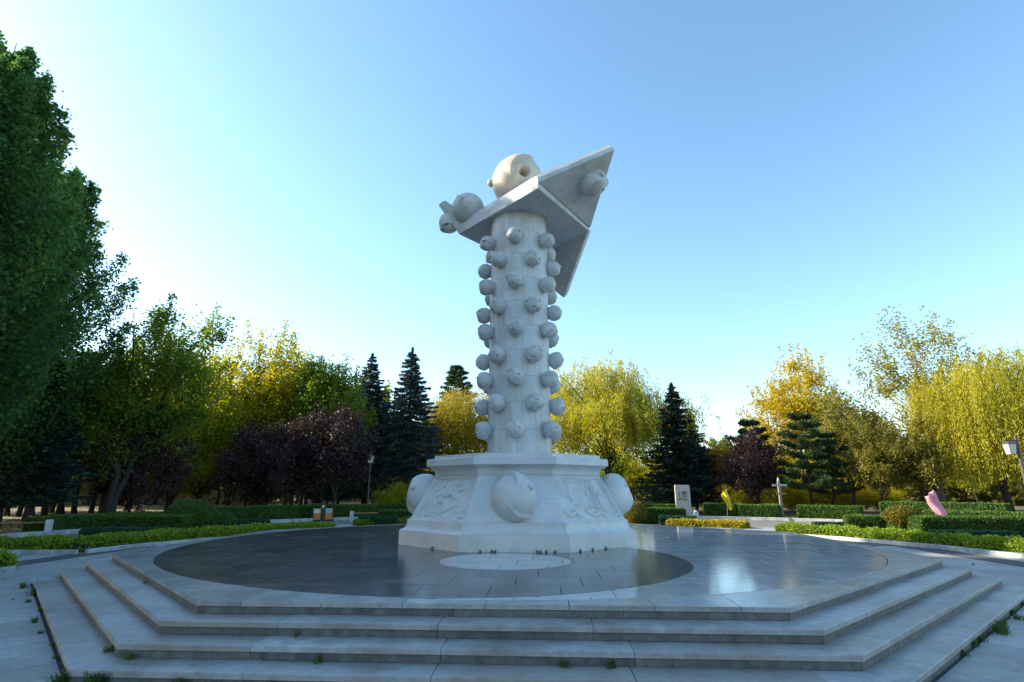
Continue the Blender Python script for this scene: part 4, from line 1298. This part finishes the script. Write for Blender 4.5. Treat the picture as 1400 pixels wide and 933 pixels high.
def tang(x, y, L):      # short straight hedge tangent to the ring
    a = math.atan2(x, y); t = (math.cos(a), -math.sin(a))
    return [(x-t[0]*L/2, y-t[1]*L/2), (x, y), (x+t[0]*L/2, y+t[1]*L/2)]
def straight(x0, x1, y0, y1): return [(x0, y0), ((x0+x1)/2, (y0+y1)/2), (x1, y1)]
DK = 'clipped dark hedges'
hedge('dark_hedge', straight(-17.1, -14.2, 6.5, 7.0), 0.9, 0.50, 'yew', 15000, 0.055, 'low rounded dark green hedge beside the long low hedge at the bench', seed=11, round_=0.2, rough=0.015)
hedge('dark_hedge', straight(-14.9, -12.6, 12.3, 12.9), 0.9, 0.50, 'yew', 11000, 0.055, 'low dark green hedge beside the clipped ball bush', seed=12, round_=0.2, rough=0.015)
hedge('dark_hedge', straight(-9.1, -7.0, 16.9, 17.1), 0.8, 0.48, 'yew', 8000, 0.06, 'low dark green hedge in front of the far stone bench', seed=13, round_=0.2, rough=0.015)
hedge('dark_hedge', straight(8.2, 10.2, 17.4, 17.0), 0.9, 0.50, 'yew', 8000, 0.06, 'low dark green hedge before the carved upright stone', seed=14, round_=0.2, rough=0.015)
hedge('dark_hedge', straight(13.9, 15.7, 11.1, 10.5), 0.9, 0.50, 'yew', 9000, 0.055, 'low dark green hedge at the end of the topiary bed by the road', seed=15, round_=0.2, rough=0.015)
hedge('dark_hedge', straight(14.9, 17.3, 4.7, 4.2), 0.95, 0.55, 'yew', 13000, 0.055, 'low dark green hedge beside the long box hedge in the topiary bed', seed=16, round_=0.2, rough=0.015)
hedge('box_hedge', straight(-18.2, -14.9, 8.9, 9.6), 1.3, 0.84, 'box', 20000, 0.075, 'clipped green hedge joining the round ball bush', seed=21)
hedge('box_hedge', straight(-8.3, -5.2, 18.3, 18.7), 1.2, 0.74, 'box', 14000, 0.08, 'clipped green hedge at the left foot of the monument', seed=22)
hedge('box_hedge', straight(7.4, 10.0, 18.9, 18.7), 1.2, 0.88, 'box', 12000, 0.08, 'clipped green hedge between round bush and carved stone', seed=23)
hedge('box_hedge', straight(14.75, 16.5, 9.9, 9.2), 1.2, 0.84, 'box', 12000, 0.07, 'short clipped green hedge on the road side of the bronze topiary', seed=24)
hedge('box_hedge', straight(16.0, 19.6, 7.3, 6.5), 1.3, 0.92, 'box', 22000, 0.07, 'long clipped green hedge beside the bronze topiary', seed=25)
ball_bush('ball_bush', -15.7, 11.2, 1.15, 1.50, 'box', 14000, 0.08, 'large round clipped bush at the end of the green hedge', 31)
ball_bush('ball_bush', -14.5, 11.8, 0.65, 0.95, 'box', 6000, 0.08, 'small rounded bush against the large round clipped bush', 32)
ball_bush('ball_bush', 7.1, 18.6, 0.72, 1.26, 'topiary', 8000, 0.08, 'round bronze green bush at the right foot of the monument', 33)
topi = ball_bush('ball_bush', 16.3, 8.3, 0.72, 1.34, 'topiary', 9000, 0.075, 'bronze topped topiary bush between two clipped hedges', 34, z0=0.55)
skirt = ball_bush('ball_bush', 16.2, 8.4, 0.5, 0.95, 'box', 4000, 0.075, 'green skirt', 35)
for ch, nm in zip(list(skirt.children), ('lower_branches', 'lower_foliage')):
    ch.parent = topi; ch.location = (-0.1, 0.1, 0); ch.name = nm
bpy.data.objects.remove(skirt)
far_h = lambda a: kerb_r(a)+1.1
for i, (a0, a1, h, lab) in enumerate([(-73.5, -72.0, 0.5, 'short dark hedge end beside the near stone bench'),
                                      (-66, -50.5, 0.75, 'clipped hedge behind the near stone bench'),
                                      (-47.5, -34, 0.95, 'clipped hedge under the purple plum trees'),
                                      (-33.5, -14, 0.95, 'clipped hedge behind the litter bins and far bench'),
                                      (17, 25.2, 0.9, 'clipped hedge behind the carved stone at the dark spruce'),
                                      (28.0, 32.2, 1.0, 'clipped hedge beside the carved stone and yellow flag'),
                                      (32.6, 37.6, 0.95, 'clipped hedge between yellow flag and weathered signpost'),
                                      (40.0, 47.0, 0.95, 'clipped hedge on the far side of the weathered signpost'),
                                      (53.5, 62.5, 0.80, 'sunlit clipped hedge behind the pink flag'),
                                      (63, 76, 0.80, 'sunlit clipped hedge at the foot of the lantern lamp')]):
    hedge('road_hedge', arcp(far_h, a0, a1, 10), 1.1, h, 'box', int(1500*(abs(a1-a0))+2500), 0.10, lab, seed=40+i)
hedge('road_hedge', arcp(lambda a: kerb_r(a)+5.5, 47, 58, 10), 1.3, 1.15, 'box', 14000, 0.11, 'tall dark hedge under the olive trees behind the road', seed=60)
hedge('road_hedge', arcp(lambda a: kerb_r(a)+9.5, 58, 72, 10), 1.3, 1.2, 'box', 14000, 0.12, 'tall hedge under the weeping willows', seed=61)

# ------------------------------------------------------------------ benches, bins, lamps, signs, stele, flags
def bench(x, y, rz, L, label):
    e = empty('stone_bench', (x, y, 0), rz); prop(e, label, 'bench')
    bm = bmesh.new()
    v = [(-0.11, -0.24, 0), (0.11, -0.24, 0), (0.11, 0.22, 0), (-0.11, 0.22, 0), (-0.11, -0.30, 0.66), (0.11, -0.30, 0.66), (0.11, 0.12, 0.66), (-0.11, 0.12, 0.66)]
    vs = [bm.verts.new(p) for p in v]
    for q in ([3, 2, 1, 0], [4, 5, 6, 7], [0, 1, 5, 4], [1, 2, 6, 5], [2, 3, 7, 6], [3, 0, 4, 7]): bm.faces.new([vs[i] for i in q])
    bmesh.ops.bevel(bm, geom=list(bm.edges), offset=0.015, segments=2, affect='EDGES')
    me = bmmesh('end_block', bm, M['benchstone'])
    for s in (-1, 1): link('end_block', me, e, (s*L/2, 0, 0))
    sl2 = boxmesh('seat_slat', M['wood'], (0, 0, 0, L-0.22, 0.085, 0.045), bev=0.008)
    for i in range(4): link('seat_slat', sl2, e, (0, -0.23+i*0.11, 0.55))
    return e
bench(-22.3, 9.3, math.radians(28), 2.3, 'stone bench with wooden slat seat before the dark spruce')
bench(-9.5, 19.9, math.radians(12), 1.75, 'stone bench with wooden slat seat beside the litter bins')
bench(-26.8, 11.0, math.radians(70), 2.0, 'pale stone bench half hidden behind the bench at the dark spruce')

e = empty('litter_bins', (-12.6, 21.0, 0), math.radians(18)); prop(e, 'pair of orange litter bins under a small black roof at the kerb', 'litter bin')
for s, m in ((-1, 'binwhite'), (1, 'binblue')):
    bd = link('bin_box', boxmesh('bin_box', M['orange'], (0, 0, 0.43, 0.44, 0.40, 0.66), bev=0.02), e, (s*0.36, 0, 0))
    link('label_panel', boxmesh('label_panel', M[m], (0, -0.208, 0.63, 0.40, 0.012, 0.22), bev=0.004), bd)
    link('lid', boxmesh('lid', M['binwhite'], (0, 0, 0.775, 0.46, 0.42, 0.03), bev=0.008), bd)
for s in (-1, 0, 1):
    link('post', boxmesh('post', M['black'], (0, 0, 0.52, 0.05 if s else 0.20, 0.30 if s else 0.36, 1.04), bev=0.006), e, (s*0.66, 0, 0))
link('roof', boxmesh('roof', M['black'], (0, 0, 1.07, 1.50, 0.62, 0.06), bev=0.02), e)
link('base', boxmesh('base', M['black'], (0, 0, 0.05, 1.40, 0.44, 0.09), bev=0.01), e)
bm = bmesh.new(); bmesh.ops.create_cone(bm, cap_ends=True, segments=20, radius1=0.095, radius2=0.095, depth=0.012, matrix=Matrix.Translation((0, -0.19, 0.93)) @ Matrix.Rotation(PI/2, 4, 'X'))
link('badge', bmmesh('badge', bm, M['binwhite']), e)

def cyl(name, m, r0, r1, h, z=0.0, seg=16, x=0, y=0):
    bm = bmesh.new(); bmesh.ops.create_cone(bm, cap_ends=True, segments=seg, radius1=r0, radius2=r1, depth=h, matrix=Matrix.Translation((x, y, z+h/2)))
    return bmmesh(name, bm, m, smooth=False)
def lantern(parent, x, z, s=1.0):
    bm = bmesh.new()
    bmesh.ops.create_cone(bm, cap_ends=True, segments=4, radius1=0.17*s, radius2=0.24*s, depth=0.42*s, matrix=Matrix.Translation((x, 0, z)) @ Matrix.Rotation(PI/4, 4, 'Z'))
    g = link('lantern_glass', bmmesh('lantern_glass', bm, M['lampglass']), parent)
    for i in range(4):
        a = PI/4+i*PI/2
        bm = bmesh.new()
        p0 = Vector((x+0.172*s*math.cos(a), 0.172*s*math.sin(a), z-0.21*s)); p1 = Vector((x+0.243*s*math.cos(a), 0.243*s*math.sin(a), z+0.21*s))
        q = Vector((0, 0, 1)).rotation_difference((p1-p0).normalized()).to_matrix().to_4x4()
        bmesh.ops.create_cone(bm, cap_ends=True, segments=6, radius1=0.014*s, radius2=0.014*s, depth=(p1-p0).length, matrix=Matrix.Translation((p0+p1)/2) @ q)
        link('glazing_bar', bmmesh('glazing_bar', bm, M['pole']), g)
    bm = bmesh.new()
    bmesh.ops.create_cone(bm, cap_ends=True, segments=4, radius1=0.30*s, radius2=0.06*s, depth=0.14*s, matrix=Matrix.Translation((x, 0, z+0.285*s)) @ Matrix.Rotation(PI/4, 4, 'Z'))
    link('lantern_roof', bmmesh('lantern_roof', bm, M['pole']), parent)
e = empty('street_lamp', (-11.35, 27.2, 0)); prop(e, 'slim dark lamp post with single lantern before the purple plum tree', 'street lamp')
link('post', cyl('post', M['pole'], 0.07, 0.045, 3.95), e); link('foot', cyl('foot', M['pole'], 0.13, 0.09, 0.3), e)
lantern(e, 0, 4.2, 1.15); link('finial', cyl('finial', M['pole'], 0.03, 0.01, 0.28, 4.58), e)
e = empty('street_lamp', (26.95, 14.2, 0)); prop(e, 'dark lamp post with lantern hung from a side arm before the weeping willow', 'street lamp')
link('post', cyl('post', M['pole'], 0.085, 0.075, 4.72), e); link('foot', cyl('foot', M['pole'], 0.15, 0.11, 0.35), e)
link('arm', boxmesh('arm', M['pole'], (-0.22, 0, 4.55, 0.86, 0.06, 0.06), bev=0.01), e)
link('arm', boxmesh('arm', M['pole'], (0.2, 0, 3.75, 0.5, 0.05, 0.05), bev=0.01), e)
lantern(e, -0.42, 4.08, 1.25); link('hanger', cyl('hanger', M['pole'], 0.02, 0.02, 0.12, 4.44, 8, -0.42), e)
link('finial', cyl('finial', M['pole'], 0.06, 0.02, 0.12, 4.72), e)

e = empty('signpost', (17.95, 23.2, 0), math.radians(-6)); prop(e, 'weathered wooden signpost with two cross boards beside the far kerb', 'signpost')
link('post', boxmesh('post', M['greywood'], (0, 0, 1.28, 0.17, 0.17, 2.56), bev=0.02), e)
link('cross_board', boxmesh('cross_board', M['signboard'], (0.02, -0.10, 2.26, 0.96, 0.05, 0.15), bev=0.01), e)
link('cross_board', boxmesh('cross_board', M['signbrown'], (0.08, -0.10, 1.70, 0.62, 0.05, 0.12), bev=0.01), e)
link('cap', cyl('cap', M['signboard'], 0.09, 0.05, 0.22, 2.56, 8), e)
e = empty('signpost', (-26.6, 24.2, 0), math.radians(10)); prop(e, 'wooden signpost with single grey board under the forked green tree', 'signpost')
link('post', boxmesh('post', M['greywood'], (0, 0, 1.6, 0.18, 0.18, 3.2), bev=0.02), e)
link('cross_board', boxmesh('cross_board', M['signboard'], (0, -0.11, 2.02, 1.05, 0.06, 0.16), bev=0.01), e)
link('cap', cyl('cap', M['black'], 0.11, 0.06, 0.4, 3.2, 8), e)
e = empty('slatted_planter', (-25.6, 22.6, 0)); prop(e, 'small red slatted planter at the foot of the left signpost', 'planter')
sl3 = boxmesh('slat', M['terracotta'], (0, 0, 0.32, 0.10, 0.03, 0.64), bev=0.006)
for i in range(14):
    a = i*2*PI/14; link('slat', sl3, e, (0.30*math.cos(a), 0.30*math.sin(a), 0), (0, 0, a+PI/2))
link('soil', cyl('soil', M['litter'], 0.27, 0.27, 0.5, 0.02), e)

# carved upright stone with the brush character
e = empty('carved_stone', (11.72, 24.7, 0), math.radians(-4)); prop(e, 'upright pale carved stone slab bearing one brush written character', 'stele')
bm = bmesh.new(); box_bm(bm, 0, 0, 1.44, 1.02, 0.26, 1.72)
es = [ed for ed in bm.edges if abs(ed.verts[0].co.z-ed.verts[1].co.z) < 0.01 and ed.verts[0].co.z > 2 and abs(ed.verts[0].co.x-ed.verts[1].co.x) < 0.01]
bmesh.ops.bevel(bm, geom=es, offset=0.10, segments=6, profile=0.5, affect='EDGES')
link('slab', bmmesh('slab', bm, M['stele']), e)
link('foot_block', boxmesh('foot_block', M['stele'], (0, 0, 0.45, 1.12, 0.5, 0.26), bev=0.02), e)
link('foot_block', boxmesh('foot_block', M['stele'], (0, 0, 0.16, 1.16, 0.6, 0.32), bev=0.02), e)
def brush(strokes, m, x, y, z, s, parent):
    bm = bmesh.new()
    for pts, w in strokes:
        k = len(pts)
        Lf = []; Rt = []
        for i, (px_, pz_) in enumerate(pts):
            a = pts[max(0, i-1)]; b = pts[min(k-1, i+1)]
            dx, dz = b[0]-a[0], b[1]-a[1]; l = math.hypot(dx, dz) or 1
            ww = w*1.25*(1.0-0.5*i/(k-1))
            Lf.append(bm.verts.new((x+s*(px_-dz/l*ww), y, z+s*(pz_+dx/l*ww)))); Rt.append(bm.verts.new((x+s*(px_+dz/l*ww), y, z+s*(pz_-dx/l*ww))))
        for i in range(k-1): bm.faces.new([Lf[i], Rt[i], Rt[i+1], Lf[i+1]])
    ret = bmesh.ops.extrude_face_region(bm, geom=list(bm.faces))
    for vv in [g for g in ret['geom'] if isinstance(g, bmesh.types.BMVert)]: vv.co.y += 0.012
    return link('character', bmmesh('character', bm, m), parent)
st = [([(0.02, 0.46), (0.07, 0.38)], 0.035), ([(0.27, 0.48), (0.20, 0.38)], 0.035), ([(-0.10, 0.33), (0.15, 0.34), (0.40, 0.35)], 0.03), ([(0.15, 0.34), (0.10, 0.25)], 0.03),
      ([(0.0, 0.25), (0.0, -0.16)], 0.032), ([(0.0, 0.25), (0.29, 0.26), (0.30, -0.17)], 0.032), ([(0.0, 0.12), (0.28, 0.12)], 0.022), ([(0.0, -0.01), (0.28, -0.01)], 0.022), ([(0.0, -0.15), (0.28, -0.15)], 0.022),
      ([(-0.36, 0.38), (-0.26, 0.30)], 0.045), ([(-0.42, 0.16), (-0.24, 0.17), (-0.34, 0.0), (-0.24, -0.10), (-0.36, -0.26)], 0.035), ([(-0.44, -0.30), (-0.25, -0.24), (0.0, -0.33), (0.22, -0.36), (0.48, -0.32)], 0.045)]
brush(st, M['ink'], 0, -0.142, 1.52, 0.74, e)
e = empty('stone_post', (12.45, 24.35, 0)); prop(e, 'short white stone post beside the carved upright stone', 'post')
link('shaft', boxmesh('shaft', M['benchstone'], (0, 0, 0.24, 0.34, 0.30, 0.48), bev=0.03), e)
link('cap', cyl('cap', M['benchstone'], 0.17, 0.10, 0.10, 0.48, 16), e)

def flag(x, y, pole_h, lean, corners, m, label, seed):
    """small flag drooping from a thin cane; corners: the cloth's four corners in the pole's plane"""
    e = empty('flag', (x, y, 0)); prop(e, label, 'flag')
    acc = Acc(); acc.tube([(0, 0, 0), (lean*0.5, 0, pole_h*0.5), (lean, 0, pole_h)], [0.014, 0.012, 0.008], 6)
    link('pole', acc.mesh('pole', M['greywood']), e)
    nu, nv = 14, 18
    v = []
    for j in range(nv+1):
        t = j/nv
        for i in range(nu+1):
            s = i/nu
            a, b, c, d = [np.array(q) for q in corners]
            p = (a*(1-s)+b*s)*(1-t)+(d*(1-s)+c*s)*t
            p = p+np.array([0, 0.10*math.sin(s*9+t*2+seed)*(0.3+s)+0.04*math.sin(t*9+seed), 0.0])
            v.append(p)
    q = [[j*(nu+1)+i, j*(nu+1)+i+1, (j+1)*(nu+1)+i+1, (j+1)*(nu+1)+i] for j in range(nv) for i in range(nu)]
    me = npmesh('cloth', v, q, [m], smooth=np.ones(len(q), bool))
    o = link('cloth', me, e)
    sol = o.modifiers.new('thick', 'SOLIDIFY'); sol.thickness = 0.006
    return e
flag(13.9, 22.3, 2.05, 0.12, [(0.12, 0, 2.02), (-0.30, 0, 1.60), (0.22, 0, 0.62), (0.40, 0, 0.72)], M['yflag'], 'yellow cloth flag drooping from a thin cane at the kerb', 1)
flag(21.0, 13.0, 2.0, 0.10, [(0.12, 0, 1.96), (-0.34, 0, 1.62), (0.20, 0, 0.60), (0.66, 0, 0.62)], M['pflag'], 'pink cloth flag drooping behind the long clipped hedge', 4)

# pale house glimpsed between the trunks
def house(x, y, w, d, h, rz, label):
    e = empty('house', (x, y, 0), rz); prop(e, label, 'building')
    link('wall', boxmesh('wall', M['render'], (0, 0, h/2, w, d, h), bev=0.02), e)
    bm = bmesh.new()
    v = [(-w/2-.4, -d/2-.4, h), (w/2+.4, -d/2-.4, h), (w/2+.4, d/2+.4, h), (-w/2-.4, d/2+.4, h), (-w/2, 0, h+1.4), (w/2, 0, h+1.4)]
    vs = [bm.verts.new(p) for p in v]
    for q in ([0, 1, 5, 4], [2, 3, 4, 5], [3, 0, 4], [1, 2, 5], [3, 2, 1, 0]): bm.faces.new([vs[i] for i in q])
    link('roof', bmmesh('roof', bm, M['rooftile']), e)
    k = int(w/3)
    wm = boxmesh('window', M['benchstone'], (0, 0, 0, 1.3, 0.10, 1.3), bev=0.01); gm = boxmesh('pane', M['winglass'], (0, -0.04, 0, 1.12, 0.06, 1.12), bev=0.004)
    for i in range(k):
        wi = link('window', wm, e, (-w/2+(i+0.5)*w/k, -d/2-0.03, h*0.55)); link('pane', gm, wi)
    return e
house(76, 70, 22, 8, 3.4, math.radians(-30), 'pale low house glimpsed between trunks behind the pink flag')
house(-52, 70, 26, 8, 3.4, math.radians(25), 'pale low house glimpsed between the dark grove trunks')

# ------------------------------------------------------------------ weeds and fallen leaves
def tuft_mesh(seed, n, h, w):
    rng = np.random.default_rng(seed)
    a = rng.random(n)*6.28; l = h*(0.5+0.7*rng.random(n)); b = np.stack([rng.normal(size=n)*w, rng.normal(size=n)*w*0.6, 0*a], 1)
    d = np.stack([np.cos(a), np.sin(a), 0*a], 1); s = np.stack([-np.sin(a), np.cos(a), 0*a], 1)
    lean = (0.25+0.7*rng.random(n))[:, None]
    t1 = b+d*lean*l[:, None]*0.4+np.array([0, 0, 0.6])*l[:, None]; t2 = b+d*lean*l[:, None]*1.05+np.array([0, 0, 0.85])*l[:, None]
    wd = 0.010
    v = np.stack([b-s*wd, b+s*wd, t1+s*wd*0.8, t1-s*wd*0.8, t1-s*wd*0.8, t1+s*wd*0.8, t2+s*0.002, t2-s*0.002], 1).reshape(-1, 3)
    q = np.arange(len(v)).reshape(-1, 4)
    return npmesh('weed_tuft', v, q, [L_['grass']])
tm = [tuft_mesh(1, 60, 0.22, 0.07), tuft_mesh(2, 34, 0.14, 0.06), tuft_mesh(3, 90, 0.26, 0.12), tuft_mesh(4, 14, 0.12, 0.03)]
A4 = STEP_A[3]
def tuft(x, y, z, k, s, label, group):
    prop(link('weed_tuft', tm[k], None, (x, y, z), (0, 0, gr.uniform(0, 6)), (s, s, s)), label, 'weed', group)
G1_ = ('green weed tuft rooted along the foot of the lowest step', 'weeds along the lowest step')
for side, s, k, sc_ in [(1, -1.2, 2, 0.9), (1, -0.9, 2, 0.8), (1, -0.3, 2, 0.85), (1, 0.2, 0, 0.9), (1, 0.55, 1, 1.0), (1, 1.0, 1, 1.0), (1, 1.6, 0, 0.8), (1, 2.1, 1, 1), (1, -1.9, 2, 0.8), (1, 2.7, 1, 1), (1, -0.6, 1, 1.2),
                        (7, 4.15, 2, 1.1), (7, 3.6, 1, 1), (7, 3.0, 1, 0.8), (7, 2.2, 1, 0.8), (7, 1.4, 1, 0.9), (7, 0.5, 0, 0.7), (7, -0.6, 1, 0.9), (7, -1.6, 1, 0.9), (7, -2.6, 0, 0.9), (7, -3.1, 1, 1), (7, -3.6, 0, 0.8), (7, -4.1, 0, 0.7),
                        (0, -4.0, 2, 1.0), (0, -3.8, 0, 1.1), (0, -4.2, 0, 1.0), (0, -3.0, 1, 1), (0, -1.9, 1, 0.9)]:
    x, y = side_pt(side, s, A4+0.05)
    x += gr.uniform(-.15, .15); tuft(x, y, 0.02, k, sc_*gr.uniform(0.4, 0.8), *G1_)
G2_ = ('tiny weed sprouting from a joint of the granite steps', 'weeds in the step joints')
for side, s, lev in [(0, -3.9, 3), (0, -1.75, 3), (0, 0.95, 3), (0, 1.45, 3), (7, 3.7, 3), (0, -2.2, 2), (7, 0.5, 1)]:
    x, y = side_pt(side, s, STEP_A[lev]-0.40)
    tuft(x, y, TOP-0.15*lev, 3 if lev < 3 else 1, 0.6, *G2_)
G3_ = ('tiny weed at the foot of the white monument plinth', 'weeds at the plinth')
for side, s in [(7, 0.3), (0, -0.75), (0, -0.5), (0, -0.42), (0, 0.55), (0, 0.62), (0, 0.75), (0, 0.95), (1, -0.95), (1, -0.5), (1, 0.0)]:
    x, y = side_pt(side, s, 3.12, BR)
    tuft(x, y, TOP, 3, 0.6, *G3_)
# fallen leaves, uncountable: under the trees and a few blown over the square
rng = np.random.default_rng(9)
a = rng.uniform(math.radians(-85), math.radians(80), 16000); r = 27.5+32*rng.random(16000)**1.3
P = np.stack([r*np.sin(a), r*np.cos(a), np.full_like(r, 0.0)], 1)
a2 = rng.uniform(-PI, PI, 150); r2 = 10.4+4*rng.random(150)
P = np.concatenate([P, np.stack([r2*np.sin(a2), r2*np.cos(a2), np.full_like(r2, 0.035)], 1)])
v, q = leaves(rng, P, 0.10, 0.08, up=6.0)
prop(link('fallen_leaves', npmesh('fallen_leaves', v, q, [L_['litleaf']])), 'brown fallen leaves scattered over ground and paving', 'leaves', kind='stuff')
# grass patches under the grove
a = rng.uniform(math.radians(-85), math.radians(80), 14000); r = 30+34*rng.random(14000)
ns = np.sin(a*23)+np.sin(r*0.6+a*9)
keep = ns > 0.3
P = np.stack([r*np.sin(a), r*np.cos(a), np.full_like(r, 0.03)], 1)[keep]
v, q = leaves(rng, P, 0.22, 0.05, axis=np.tile([0, 0, 1.0], (len(P), 1)))
prop(link('grass', npmesh('grass', v, q, [L_['grass']])), 'thin grass growing between the grove trees', 'grass', kind='stuff')
